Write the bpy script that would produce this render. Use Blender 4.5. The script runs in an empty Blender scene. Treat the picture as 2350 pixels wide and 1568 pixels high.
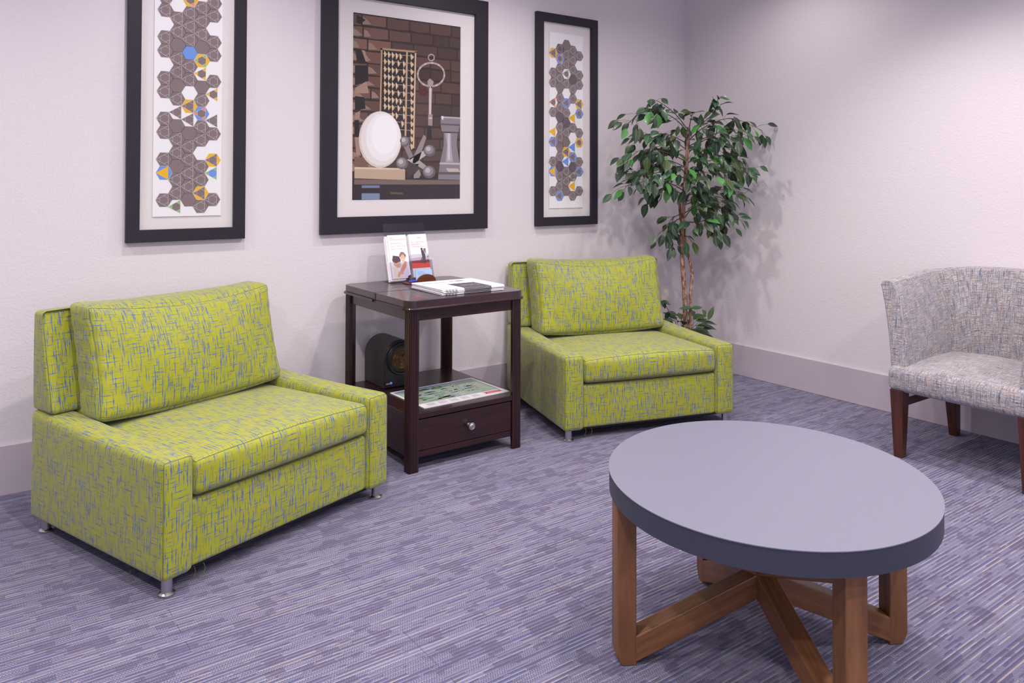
import bpy, bmesh, math, random
from mathutils import Vector, Matrix
C = bpy.context.scene.collection
sc = bpy.context.scene
PI = math.pi
# ---------------------------------------------------------------- camera
CF, YAW, PITCH, ROLL, SY = 1800.44, 0.6283, 0.0165, 0.0032, 383.36
CAMP = Vector((-4.168, -3.6985, 1.25))
_F = Vector((math.sin(YAW)*math.cos(PITCH), math.cos(YAW)*math.cos(PITCH), math.sin(PITCH)))
_R0 = Vector((math.cos(YAW), -math.sin(YAW), 0)); _U0 = _R0.cross(_F)
_R = _R0*math.cos(ROLL)+_U0*math.sin(ROLL); _U = -_R0*math.sin(ROLL)+_U0*math.cos(ROLL)
cam = bpy.data.cameras.new('camera'); co = bpy.data.objects.new('camera', cam); C.objects.link(co)
M = Matrix.Identity(4)
for i in range(3): M[i][0] = _R[i]; M[i][1] = _U[i]; M[i][2] = -_F[i]; M[i][3] = CAMP[i]
co.matrix_world = M
cam.sensor_width = 36; cam.lens = CF*36/2350; cam.shift_y = (SY-784)/2350; cam.clip_start = .05
sc.camera = co
def at(u, v, axis, val):            # where the sight line through a photo point meets a plane of the room
    d = _F+_R*((u-1175)/CF)-_U*((v-SY)/CF)
    t = (val-CAMP[axis])/d[axis]
    return CAMP+d*t
# ---------------------------------------------------------------- world, lights, exposure
w = bpy.data.worlds.new('world'); sc.world = w; w.use_nodes = True
bg = w.node_tree.nodes['Background']; bg.inputs[0].default_value = (.86, .83, 1.0, 1); bg.inputs[1].default_value = 0.33
sc.view_settings.view_transform = 'Standard'; sc.view_settings.look = 'None'
sc.view_settings.gamma = 1; sc.view_settings.use_curve_mapping = False
sc.view_settings.exposure = 0.18
def spot(name, loc, power, color=(1, .93, .90), size=150, blend=.8, rad=.045):
    l = bpy.data.lights.new(name, 'SPOT'); l.energy = power; l.color = color
    l.spot_size = math.radians(size); l.spot_blend = blend; l.shadow_soft_size = rad
    o = bpy.data.objects.new(name, l); o.location = loc; C.objects.link(o); return o
for x in (-4.75, -3.25, -1.75): spot('downlight', (x, -.85, 2.68), 46)
for x in (-5.0, -3.5, -1.95): spot('downlight', (x, -2.25, 2.68), 88)
spot('downlight', (-.95, -2.6, 2.68), 40)
spot('downlight', (-.62, -1.05, 2.68), 20)  # added lamp, lifts the dark wall corner by the tree
spot('downlight', (-.80, -2.0, 2.68), 42, size=112, blend=.7)
for x in (-4.4, -2.6, -1.0): spot('downlight', (x, -4.0, 2.68), 80)
def area(name, loc, rot, sx, sy, power, color):
    l = bpy.data.lights.new(name, 'AREA'); l.shape = 'RECTANGLE'; l.size = sx; l.size_y = sy; l.energy = power; l.color = color
    o = bpy.data.objects.new(name, l); o.location = loc; o.rotation_euler = rot; C.objects.link(o)
area('window_daylight', (-4.5, -7.0, 1.6), (math.radians(90), 0, 0), 4.0, 2.2, 50, (.82, .84, 1.0))

# ---------------------------------------------------------------- node helpers
class X:
    def __init__(s, m, k): s.m, s.k = m, k
    def op(s, o, *b):
        n = s.m.nt.nodes.new('ShaderNodeMath'); n.operation = o
        for i, v in enumerate((s,)+b):
            if isinstance(v, X): s.m.nt.links.new(v.k, n.inputs[i])
            else: n.inputs[i].default_value = v
        return X(s.m, n.outputs[0])
    def __add__(s, b): return s.op('ADD', b)
    def __sub__(s, b): return s.op('SUBTRACT', b)
    def __mul__(s, b): return s.op('MULTIPLY', b)
    def __truediv__(s, b): return s.op('DIVIDE', b)
    def floor(s): return s.op('FLOOR')
    def fract(s): return s.op('FRACT')
    def abs(s): return s.op('ABSOLUTE')
    def pow(s, b): return s.op('POWER', b)
    def gt(s, b): return s.op('GREATER_THAN', b)
    def max(s, b): return s.op('MAXIMUM', b)
    def min(s, b): return s.op('MINIMUM', b)
    def clamp(s): return s.op('MAXIMUM', 0.0).op('MINIMUM', 1.0)
    def rsub(s, a): return s.op('MULTIPLY', -1.0).op('ADD', a)
class Mat:
    def __init__(s, name, col=(.5, .5, .5), rough=.5, metal=0, spec=.5, sheen=0, coat=0):
        s.mat = bpy.data.materials.new(name); s.mat.use_nodes = True; s.nt = s.mat.node_tree
        s.b = s.nt.nodes['Principled BSDF']
        s.b.inputs['Base Color'].default_value = (*col, 1); s.b.inputs['Roughness'].default_value = rough
        s.b.inputs['Metallic'].default_value = metal; s.b.inputs['Specular IOR Level'].default_value = spec
        s.b.inputs['Sheen Weight'].default_value = sheen; s.b.inputs['Coat Weight'].default_value = coat
    def node(s, t, **kw):
        n = s.nt.nodes.new(t)
        for k, v in kw.items(): setattr(n, k, v)
        return n
    def coords(s, kind='UV'):
        tc = s.node('ShaderNodeTexCoord'); sp = s.node('ShaderNodeSeparateXYZ')
        s.nt.links.new(tc.outputs[kind], sp.inputs[0]); s.vec = tc.outputs[kind]
        return tuple(X(s, sp.outputs[i]) for i in range(3))
    def comb(s, a, b=0.0, c=0.0):
        n = s.node('ShaderNodeCombineXYZ')
        for i, v in enumerate((a, b, c)):
            if isinstance(v, X): s.nt.links.new(v.k, n.inputs[i])
            else: n.inputs[i].default_value = v
        return n.outputs[0]
    def wn(s, a, b=0.0, c=0.0):
        n = s.node('ShaderNodeTexWhiteNoise', noise_dimensions='3D'); s.nt.links.new(s.comb(a, b, c), n.inputs[0])
        return X(s, n.outputs[0])
    def noise(s, vec, scale, detail=2, rough=.5):
        n = s.node('ShaderNodeTexNoise'); n.inputs['Scale'].default_value = scale; n.inputs['Detail'].default_value = detail
        n.inputs['Roughness'].default_value = rough
        if vec is not None: s.nt.links.new(vec, n.inputs[0])
        return X(s, n.outputs[0])
    def mix(s, f, a, b):
        n = s.node('ShaderNodeMix', data_type='RGBA')
        for i, v in ((0, f), (6, a), (7, b)):
            if isinstance(v, X): s.nt.links.new(v.k, n.inputs[i])
            elif isinstance(v, tuple): n.inputs[i].default_value = (*v, 1)
            elif isinstance(v, (int, float)): n.inputs[i].default_value = v
            else: s.nt.links.new(v, n.inputs[i])
        return n.outputs[2]
    def color(s, c): s.nt.links.new(c, s.b.inputs['Base Color']); return s
    def bump(s, h, dist=.001, strength=1):
        n = s.node('ShaderNodeBump'); n.inputs['Distance'].default_value = dist; n.inputs['Strength'].default_value = strength
        s.nt.links.new(h.k, n.inputs['Height']); s.nt.links.new(n.outputs[0], s.b.inputs['Normal']); return s
def srgb(r, g, b):
    f = lambda c: (c/255/12.92) if c/255 <= .04045 else ((c/255+.055)/1.055)**2.4
    return (f(r), f(g), f(b))
_flat = {}
def flat(rgb, rough=.7):
    k = (rgb, rough)
    if k not in _flat: _flat[k] = Mat('ink_%d_%d_%d' % rgb, srgb(*rgb), rough).mat
    return _flat[k]

# ---------------------------------------------------------------- materials
m = Mat('wall_paint', srgb(226, 218, 224), .75, spec=.3); m.coords('Object')
n1 = m.noise(m.vec, 95, 3, .55); n2 = m.noise(m.vec, 40, 2)
m.bump(n1*.7+n2*.3, .005, .42); WALL = m.mat
m = Mat('baseboard_paint', srgb(196, 184, 196), .35, spec=.5); BASE = m.mat
m = Mat('ceiling_paint', srgb(232, 228, 230), .9); CEIL = m.mat

m = Mat('carpet', rough=.95, spec=.1, sheen=.15)
x, y, z = m.coords('Object')
PW = .0138
per = (y/PW).floor(); fp = (y/PW).fract(); sub = (fp*3.0).floor(); fy = (fp*3.0).fract()
r1 = m.wn(per, 3.3); seg = ((x+r1*7.0)/.34).floor(); r2 = m.wn(per, seg, 1.7); r3 = m.wn(per, seg, 9.1)
pale = m.mix(r3.gt(.45), srgb(146, 142, 166), srgb(166, 156, 166)); pale = m.mix(r2.gt(.72), pale, srgb(122, 120, 160))
blue = m.mix(r3.gt(.65), srgb(86, 88, 146), srgb(96, 102, 156)); blue = m.mix(r2.gt(.55), blue, srgb(104, 90, 124))
deep = m.mix(r2.gt(.35), srgb(98, 84, 112), srgb(78, 74, 122)); deep = m.mix(r3.gt(.80), deep, srgb(128, 124, 154))
isp = sub.rsub(1.0).gt(.5); isd = sub.gt(1.5)
lines = m.mix(isp, m.mix(isd, blue, deep), pale)
dot = ((x/.0072)+(sub*.5)).fract().gt(.52)
dots = m.mix(dot, m.mix(isd, srgb(84, 80, 132), srgb(94, 82, 116)), srgb(138, 136, 164))
nv = m.noise(m.comb(x*5.0, y*26.0), 1.0, 3, .6)
dotted = ((nv-.5)*1.3+m.wn(per, ((x+r1*3.0)/.07).floor(), 8.8)*.5).gt(.29)
c = m.mix(dotted*(isp*-.25+.90), lines, dots)
nd = m.noise(m.comb(x*6.0+40.0, y*24.0), 1.0, 2, .6)
bper = (y/(PW*2)).floor(); dark = ((nd-.5)*2.0+m.wn(bper, ((x+m.wn(bper, 2.0)*3.0)/.05).floor(), 6.6)).gt(.83)
dk = m.mix(dot*.40, srgb(80, 68, 108), srgb(104, 98, 142))
c = m.mix(dark*(isp*-.30+.80), c, dk)
row = sub
yarn = m.noise(m.vec, 420, 2, .7)
hs = m.node('ShaderNodeHueSaturation'); m.nt.links.new(c, hs.inputs['Color']); m.nt.links.new((yarn*1.1+.50).k, hs.inputs['Value']); hs.inputs['Saturation'].default_value = .84
seamx = ((x+.12)/.5).fract().min(((x+.12)/.5).fract().rsub(1.0)).gt(.0024); offs = ((x+.12)/.5).floor()
seamy = ((y+.07+(offs*.5).fract()*.5)/.5).fract().gt(.004)
sm = m.mix(seamx.rsub(1.0)*m.wn((y/.05).floor(), 7.0).gt(.62)*.5, hs.outputs[0], srgb(52, 46, 74))
m.color(sm)
hgt = ((fy-.5).abs()*-1.6)+((x/.0042)+(row*.5)).fract().op('SUBTRACT', .5).abs()*-.8+yarn*.9
m.bump(hgt, .003, .8); CARPET = m.mat

def fabric_green():
    m = Mat('chartreuse_fabric', rough=.55, spec=.35, sheen=.25)
    x, y, _ = m.coords('UV')
    def strokes(a, b, cw, cl, mw, sd, pres, prof=1.2):
        ca = (a/cw).floor(); fa = (a/cw).fract()-.5
        r1 = m.wn(ca, sd); bb = b/cl*(r1*.7+.7)+r1*37.0
        cb = bb.floor(); fb = bb.fract()
        r2 = m.wn(ca, cb, sd+1.3); r3 = m.wn(ca, cb, sd+2.7); r4 = m.wn(ca, cb, sd+5.1)
        tri = ((fb-.5).abs()*2.05).rsub(1.0).max(0.0).pow(prof)
        bead = ((fb*3.0*(r3*.8+.6)+r4).fract()-.5).abs()*2.0; tri = tri*(bead*.60+.48)
        wd = tri*(r3*.65+.35)*mw
        d = (fa*cw-(r4-.5)*cw*.36).abs()
        return ((wd-d)*4000.0).clamp()*r2.gt(pres)
    v1 = strokes(x, y, .0118, .115, .0036, 1.1, .10)
    v2 = strokes(x+.006, y, .0118, .060, .0026, 14.2, .42)
    v3 = strokes(x+.003, y, .0125, .0125, .0012, 24.2, .75, .8)
    h1 = strokes(y, x, .0185, .085, .0026, 31.7, .15)
    h2 = strokes(y+.009, x, .0185, .045, .0020, 47.3, .50)
    mk = v1.max(v2).max(h1).max(h2).max(v3)
    twill = m.noise(m.comb(x*1.0, y*3.0), 500, 2)
    base = m.mix(m.noise(m.comb(x, y), 9, 2), srgb(152, 155, 22), srgb(166, 167, 33))
    blue = m.mix(twill, srgb(62, 84, 138), srgb(92, 114, 164))
    m.color(m.mix(mk*.97, base, blue))
    wr = m.noise(m.comb(x*3.0, y*16.0), 1.0, 3, .6); wr2 = m.noise(m.comb(x*14.0, y*3.0), 1.0, 3, .6)
    m.bump(wr*.9+wr2*.9+twill*.04, .006, .55)
    return m.mat
GREEN = fabric_green()
SEAM = Mat('seam_thread', srgb(96, 104, 70), .7).mat
UNDER = Mat('black_underlining', srgb(24, 22, 28), .9).mat

m = Mat('tweed', rough=.9, spec=.15, sheen=.3); x, y, _ = m.coords('UV')
a = m.noise(m.comb(x*16.0, y*380.0), 1.0, 3, .6); b = m.noise(m.comb(x*380.0+50.0, y*16.0), 1.0, 3, .6)
e = m.noise(m.comb(x*110.0+9.0, y*14.0), 1.0, 2); f_ = m.noise(m.comb(x*8.0+3.0, y*130.0), 1.0, 2)
weft = m.mix(((a-.5)*5.0+.5).clamp(), srgb(130, 108, 100), srgb(214, 204, 202))
warp = m.mix(((b-.5)*5.0+.5).clamp(), srgb(72, 80, 104), srgb(176, 180, 196))
c = m.mix(((e-.5)*2.4+.48).clamp(), weft, warp)
c = m.mix(((f_-.60)*6.0).clamp()*.5, c, srgb(176, 150, 124))
cell = m.wn((x/.0022).floor(), (y/.0022).floor(), 3.0)
hs = m.node('ShaderNodeHueSaturation'); m.nt.links.new(c, hs.inputs['Color']); m.nt.links.new((cell*.62+.60).k, hs.inputs['Value'])
m.color(hs.outputs[0]); m.bump(cell*.5+a+b, .0014, .7); TWEED = m.mat

def wood(name, c1, c2, rough=.35, spec=.5, axis='Z', coat=0, sc_=1.0):
    m = Mat(name, rough=rough, spec=spec, coat=coat); x, y, z = m.coords('Object')
    if axis == 'UV': x, y, z = m.coords('UV')
    k = {'Z': (x*60.0, y*60.0, z*4.0), 'X': (x*4.0, y*60.0, z*60.0), 'UV': (x*60.0, y*4.0, 0.0)}[axis]
    k = tuple(q*sc_ if isinstance(q, X) else q for q in k)
    g = m.noise(m.comb(*k), 1.0, 4, .65); g2 = m.noise(m.comb(*k), 5.0, 2)
    m.color(m.mix(((g-.5)*2.2+.5).clamp(), c1, c2)); m.bump(g2, .0006, .25); return m.mat
DARKW = wood('dark_cherry_wood', srgb(30, 14, 17), srgb(54, 26, 26), .30, coat=.15)
DARKWX = wood('dark_cherry_wood_long', srgb(30, 14, 17), srgb(56, 27, 27), .30, axis='X', coat=.15)
TOPW = wood('dark_cherry_top', srgb(46, 30, 36), srgb(62, 42, 48), .32, axis='X', coat=.4)
WALNUT = wood('walnut', srgb(98, 62, 38), srgb(146, 98, 62), .42, axis='UV')
CHAIRW = wood('chair_leg_wood', srgb(52, 24, 16), srgb(90, 44, 26), .3, coat=.3)
m = Mat('laminate_top_lit', rough=.42, spec=.6); m.coords('Object'); q = m.noise(m.vec, 260, 2, .7)
m.color(m.mix(q, srgb(108, 109, 128), srgb(122, 121, 138))); LAM = m.mat  # top colour lightened to carry the bright ceiling reflection
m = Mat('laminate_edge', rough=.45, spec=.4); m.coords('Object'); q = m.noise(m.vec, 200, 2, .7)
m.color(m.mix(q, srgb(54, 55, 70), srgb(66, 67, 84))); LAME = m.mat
NICKEL = Mat('brushed_nickel', srgb(205, 200, 200), .28, metal=1).mat
FRAME = Mat('black_frame', srgb(38, 32, 44), .5, spec=.4).mat
MATB = Mat('mat_board', srgb(232, 226, 226), .85, spec=.2).mat
PAPER = Mat('white_paper', srgb(244, 242, 246), .8, spec=.2).mat
BLACKP = Mat('black_plastic', srgb(52, 44, 50), .42, spec=.45).mat
BLACKF = Mat('black_front', srgb(28, 28, 34), .35, spec=.5).mat
PLATE = Mat('plate_plastic', srgb(236, 226, 214), .45).mat
def clear(name, ior=1.5, tint=(1, 1, 1), rough=.01):
    mt = bpy.data.materials.new(name); mt.use_nodes = True; nt = mt.node_tree; nt.nodes.clear()
    o = nt.nodes.new('ShaderNodeOutputMaterial'); mx = nt.nodes.new('ShaderNodeMixShader')
    t = nt.nodes.new('ShaderNodeBsdfTransparent'); g = nt.nodes.new('ShaderNodeBsdfGlossy'); lw = nt.nodes.new('ShaderNodeLayerWeight'); f = nt.nodes.new('ShaderNodeMath'); f.operation = 'MULTIPLY_ADD'; pw = nt.nodes.new('ShaderNodeMath'); pw.operation = 'POWER'
    nt.links.new(lw.outputs['Facing'], pw.inputs[0]); pw.inputs[1].default_value = 4.0; lw.inputs[0].default_value = .5
    nt.links.new(pw.outputs[0], f.inputs[0]); f.inputs[1].default_value = .6; f.inputs[2].default_value = ((ior-1)/(ior+1))**2*.6; g.inputs['Roughness'].default_value = rough; t.inputs[0].default_value = (*tint, 1)
    nt.links.new(f.outputs[0], mx.inputs[0]); nt.links.new(t.outputs[0], mx.inputs[1]); nt.links.new(g.outputs[0], mx.inputs[2])
    nt.links.new(mx.outputs[0], o.inputs[0]); return mt
GLASS = clear('picture_glass', 1.45); ACRYL = clear('clear_acrylic', 1.9, (.90, .90, .93), .08)

# ---------------------------------------------------------------- mesh helpers
def empty(name, loc, rz=0, label=None, cat=None, group=None):
    o = bpy.data.objects.new(name, None); o.location = loc; o.rotation_euler = (0, 0, rz); o.empty_display_size = .1
    C.objects.link(o); tag(o, label, cat, group); return o
def tag(o, label=None, cat=None, group=None, kind=None):
    for k, v in (('label', label), ('category', cat), ('group', group), ('kind', kind)):
        if v: o[k] = v
    return o
def link(name, me, mats, parent=None, smooth=False):
    if not isinstance(mats, (list, tuple)): mats = [mats]
    for q in mats: me.materials.append(q)
    if smooth:
        for f in me.polygons: f.use_smooth = True
    o = bpy.data.objects.new(name, me); C.objects.link(o)
    if parent: o.parent = parent
    return o
def fin(name, bm, mats, parent=None, smooth=False, recalc=True):
    if recalc: bmesh.ops.recalc_face_normals(bm, faces=bm.faces)
    for e in bm.edges:
        if len(e.link_faces) == 2 and e.calc_face_angle(0) > math.radians(42): e.smooth = False
    me = bpy.data.meshes.new(name); bm.to_mesh(me); bm.free(); return link(name, me, mats, parent, smooth)
def bevel_mod(o, wd, seg=2):
    b = o.modifiers.new('bevel', 'BEVEL'); b.width = wd; b.segments = seg; b.limit_method = 'ANGLE'; b.angle_limit = math.radians(40); return o
def box(bm, a, b, mi=0, mat=None):
    vs = [bm.verts.new((x, y, z)) for x in (a[0], b[0]) for y in (a[1], b[1]) for z in (a[2], b[2])]
    if mat is not None:
        for v in vs: v.co = mat @ v.co
    for q in ((0, 1, 3, 2), (4, 6, 7, 5), (0, 4, 5, 1), (2, 3, 7, 6), (0, 2, 6, 4), (1, 5, 7, 3)):
        f = bm.faces.new([vs[i] for i in q]); f.material_index = mi
    return vs
def prism(bm, pts, z0, z1, mi=0, fn=None):
    fn = fn or (lambda x, y, z: (x, y, z))
    lo = [bm.verts.new(fn(p[0], p[1], z0)) for p in pts]; hi = [bm.verts.new(fn(p[0], p[1], z1)) for p in pts]
    n = len(pts)
    for i in range(n):
        f = bm.faces.new((lo[i], lo[(i+1) % n], hi[(i+1) % n], hi[i])); f.material_index = mi
    bm.faces.new(hi).material_index = mi; bm.faces.new(lo[::-1]).material_index = mi
def lathe(bm, prof, seg=24, c=(0, 0, 0), mi=0, mat=None):
    rings = []
    for r, z in prof:
        ring = []
        for i in range(seg):
            a = 2*PI*i/seg; v = Vector((c[0]+r*math.cos(a), c[1]+r*math.sin(a), c[2]+z))
            ring.append(bm.verts.new(mat @ v if mat is not None else v))
        rings.append(ring)
    for j in range(len(rings)-1):
        for i in range(seg):
            f = bm.faces.new((rings[j][i], rings[j][(i+1) % seg], rings[j+1][(i+1) % seg], rings[j+1][i])); f.material_index = mi; f.smooth = True
    bm.faces.new(rings[0][::-1]).material_index = mi; bm.faces.new(rings[-1]).material_index = mi
def tube(bm, pts, rad, seg=6, mi=0, cap=True):
    pts = [Vector(p) for p in pts]; n = len(pts); rings = []; up = Vector((0, 0, 1)); pa = None
    for i, p in enumerate(pts):
        d = (pts[min(i+1, n-1)]-pts[max(i-1, 0)])
        if d.length < 1e-9: d = Vector((0, 0, 1))
        d.normalize(); a = d.cross(up) if pa is None else pa-d*pa.dot(d)
        if a.length < .05: a = d.cross(Vector((1, 0, 0)))
        pa = a.normalized()
        a.normalize(); b = d.cross(a); r = rad(i/(n-1)) if callable(rad) else rad
        rings.append([bm.verts.new(p+a*(r*math.cos(2*PI*k/seg))+b*(r*math.sin(2*PI*k/seg))) for k in range(seg)])
    for j in range(n-1):
        for k in range(seg):
            f = bm.faces.new((rings[j][k], rings[j][(k+1) % seg], rings[j+1][(k+1) % seg], rings[j+1][k])); f.material_index = mi; f.smooth = True
    if cap: bm.faces.new(rings[0]).material_index = mi; bm.faces.new(rings[-1][::-1]).material_index = mi
def ticks(h, r, n):                # grid positions with extra ones in the rounding zone
    k = [h-r*t for t in (0, .18, .42, .7)]
    inner = [-(h-r)+2*(h-r)*i/n for i in range(n+1)]
    return sorted(set([round(-q, 6) for q in k]+[round(q, 6) for q in inner]+[round(q, 6) for q in k]))
class RBox:                        # upholstered block: rounded, bulged, warped, with cloth coordinates in metres
    def __init__(s, c, size, r=.02, bulge=(0, 0, 0), warp=None, n=(10, 8, 6), uvo=(0, 0)):
        s.c = Vector(c); s.h = [q/2 for q in size]; s.r = r; s.b = bulge; s.warp = warp; s.n = n; s.uvo = uvo
    def pt(s, P):
        h, r = s.h, s.r
        I = Vector([max(-(h[i]-r), min(h[i]-r, P[i])) for i in range(3)])
        d = Vector(P)-I
        if d.length > 1e-9: Q = I+d.normalized()*r
        else: Q = Vector(P)
        u = [max(-1, min(1, P[i]/h[i])) for i in range(3)]
        for i in range(3):
            j, k = (i+1) % 3, (i+2) % 3
            Q[i] += s.b[i]*u[i]*(1-u[j]**2)*(1-u[k]**2)
        Q = Q+s.c
        if s.warp: Q = Vector(s.warp(Q, u))
        return Q
    def build(s, bm, mi=0):
        T = [ticks(s.h[i], s.r, s.n[i]) for i in range(3)]; V = {}
        uvl = bm.loops.layers.uv.verify()
        def vert(P):
            k = tuple(round(q, 5) for q in P)
            if k not in V: V[k] = bm.verts.new(s.pt(P))
            return V[k]
        for ax in range(3):
            a, b = [(1, 2), (0, 2), (0, 1)][ax]
            for sg in (-1, 1):
                for i in range(len(T[a])-1):
                    for j in range(len(T[b])-1):
                        co_ = []
                        for (p, q) in ((i, j), (i+1, j), (i+1, j+1), (i, j+1)):
                            P = [0, 0, 0]; P[ax] = sg*s.h[ax]; P[a] = T[a][p]; P[b] = T[b][q]; co_.append(P)
                        f = bm.faces.new([vert(P) for P in co_]); f.material_index = mi; f.smooth = True
                        for lp, P in zip(f.loops, co_):
                            lp[uvl].uv = (P[a]+s.c[a]*.7+ax*3.17+sg*1.3+s.uvo[0], P[b]+s.c[b]*.7+sg*2.1+s.uvo[1])
        return s
    def edge(s, spec, n=40):       # spec like (-1,'t',1): one running axis, others at the face signs
        out = []
        for i in range(n+1):
            t = -1+2*i/n; P = []
            for k in range(3):
                v = spec[k]; P.append((t if v == 't' else v)*s.h[k])
            out.append(s.pt(P))
        return out

# ---------------------------------------------------------------- room
def struct(name, a, b, mat, bev=0):
    bm = bmesh.new(); box(bm, a, b); o = fin(name, bm, mat); o['kind'] = 'structure'
    if bev: bevel_mod(o, bev)
    return o
struct('floor', (-9, -9, -.1), (.15, .15, 0), CARPET)
struct('wall_back', (-9, 0, 0), (.15, .15, 2.72), WALL)
struct('wall_right', (0, -9, 0), (.15, 0, 2.72), WALL)
struct('ceiling', (-9, -9, 2.72), (.15, .15, 2.82), CEIL)
struct('baseboard_back', (-9, -.012, 0), (0, 0, .197), BASE, .003)
struct('baseboard_right', (-.012, -9, 0), (0, -.012, .197), BASE, .003)

# ---------------------------------------------------------------- green armchairs
def make_sofa():
    W, D, zb, aw = .95, .83, .053, .101; h = W/2
    root = empty('armchair', (0, 0, 0))
    def seams(nm, polylines, parent, r=.0013):
        for pl in polylines:
            bm = bmesh.new(); tube(bm, pl, r, 5); fin(nm, bm, SEAM, parent, True)
    for sx in (-1, 1):
        def wp(Q, u, sx=sx):
            z = Q.z
            if u[2] > -1: z += (u[2]+1)/2*(.018*Q.y/D-.010*math.sin(PI*min(1, max(0, Q.y/D))))
            return (Q.x, Q.y, z)
        R = RBox((sx*(h-aw/2), D/2, (zb+.41)/2), (aw+.006, D, .413-zb), .022, (.004, .004, .004), wp, (4, 14, 10), (sx*5.0, 0))
        bm = bmesh.new(); R.build(bm); o = fin('armrest', bm, GREEN, root, True)
        seams('seam', [R.edge((-1, -1, 't')), R.edge((1, -1, 't')), R.edge(('t', -1, 1))], o)
    R = RBox((0, .02+(D-.04)/2, (zb+.004+.262)/2), (W-2*aw, D-.04, .262-zb-.004), .012, (0, .006, 0), None, (14, 4, 8), (9.0, 4.0))
    bm = bmesh.new(); R.build(bm); o = fin('apron', bm, GREEN, root, True)
    bm = bmesh.new(); box(bm, (-h+.02, .03, zb-.004), (h-.02, D-.02, zb+.006)); fin('dust_cover', bm, UNDER, root)
    # seat cushion
    def wseat(Q, u):
        z = Q.z; t = min(1, max(0, Q.y/.72))
        z += .014*max(0, u[2])*(1-u[0]**2)*(1-t)-.012*t*max(0, u[2])
        z += .0025*math.sin(Q.x*42+Q.y*9)*max(0, u[2])*(1-u[0]**2)*math.exp(-((Q.y-.10)/.08)**2)
        return (Q.x, Q.y-.006*(1-u[0]**2), z)
    R = RBox((0, .352, .3305), (W-2*aw-.004, .70, .117), .027, (.0, .010, .012), wseat, (22, 16, 6), (2.0, 8.0))
    bm = bmesh.new(); R.build(bm); o = fin('seat_cushion', bm, GREEN, root, True)
    seams('seam', [R.edge(('t', -1, 1)), R.edge(('t', -1, -1)), R.edge((-1, 't', 1)), R.edge((1, 't', 1))], o)
    bm = bmesh.new(); Rr = RBox((0, .735, .34), (W-2*aw-.004, .17, .18), .012, (0, 0, 0), None, (12, 3, 4), (1.0, 6.0)); Rr.build(bm); fin('back_rail', bm, GREEN, root, True)
    # back panel: wedge, thick at the bottom
    def wback(Q, u):
        t = (Q.z-.432)/(.785-.432); y = Q.y
        if u[1] < 0: y += -u[1]*.085*t
        return (Q.x, y, Q.z)
    R = RBox((0, .765, .6035), (W-.01, .145, .353), .018, (.004, .003, .004), wback, (16, 5, 10), (4.0, 1.0))
    bm = bmesh.new(); R.build(bm); o = fin('backrest', bm, GREEN, root, True)
    seams('seam', [R.edge((-1, -1, 't')), R.edge((1, -1, 't'))], o)
    # back cushion, leaning on the panel
    def wcush(Q, u):
        # pinched mid edges, sagging top, gathered sides
        z = Q.z; x = Q.x; y = Q.y
        x -= .012*u[0]*(1-u[2]**2)*abs(u[0])
        z -= .030*max(0, u[2])**2*(1-u[0]**2)*(1-.25*u[1])
        z -= .010*max(0, -u[2])**2*(1-u[0]**2)
        t = (z-.42)/(.80-.42)
        g = .0014*math.sin(z*95+u[1]*1.2)*max(0, abs(u[0])-.80)/.2*(1 if abs(u[0]) > .8 else 0)
        x += g*(1 if u[0] > 0 else -1)*(1-abs(u[1])); y += g*1.2
        y += .004*math.sin(x*21+z*13)*(1-u[0]**2)*(1-u[2]**2)
        y += .095*t
        return (x, y, z)
    R = RBox((0, .600, .607), (.785, .150, .400), .034, (.008, .046, .014), wcush, (30, 8, 40), (7.0, 3.0))
    bm = bmesh.new(); R.build(bm); o = fin('back_cushion', bm, GREEN, root, True)
    seams('seam', [R.edge((-1, -1, 't')), R.edge((1, -1, 't')), R.edge(('t', -1, 1)), R.edge(('t', -1, -1)), R.edge((-1, 1, 't')), R.edge(('t', 1, 1))], o)
    for sx in (-1, 1):
        for y in (.034, D-.05):
            bm = bmesh.new(); lathe(bm, [(.0235, 0), (.0245, .003), (.024, .007), (.019, .0105), (.0164, .012), (.0162, .015), (.0162, zb+.002)], 28)
            o = fin('leg', bm, NICKEL, root); o.location = (sx*(h-.034), y, 0)
    thr = Mat('olive_thread', srgb(120, 116, 50), .8).mat
    for (x, y, s_) in ((-.36, .02, 1), (-h+.02, .22, -1), (-.33, .015, 1)):
        bm = bmesh.new(); tube(bm, [(x, y, zb+.004), (x+.004*s_, y-.003, zb-.012), (x-.004*s_, y-.006, zb-.026), (x+.006*s_, y-.012, zb-.040)], .0006, 4)
        fin('loose_thread', bm, thr, root)
    return root
def copy_tree(o, parent=None):
    c = o.copy(); C.objects.link(c); c.parent = parent
    for ch in [q for q in bpy.data.objects if q.parent == o]:
        copy_tree(ch, c)
    return c
s1 = make_sofa(); s1.location = (-3.1788, -1.0531, 0); s1.rotation_euler = (0, 0, .3373)
tag(s1, 'lime green armchair with blue crosshatch pattern at the left, nearest the camera', 'armchair', 'lime green patterned armchairs')
s2 = copy_tree(s1); s2.location = (-1.3101, -.9575, 0); s2.rotation_euler = (0, 0, -.2818)
tag(s2, 'lime green armchair with blue crosshatch pattern between the side table and the potted tree', 'armchair', 'lime green patterned armchairs')

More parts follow.
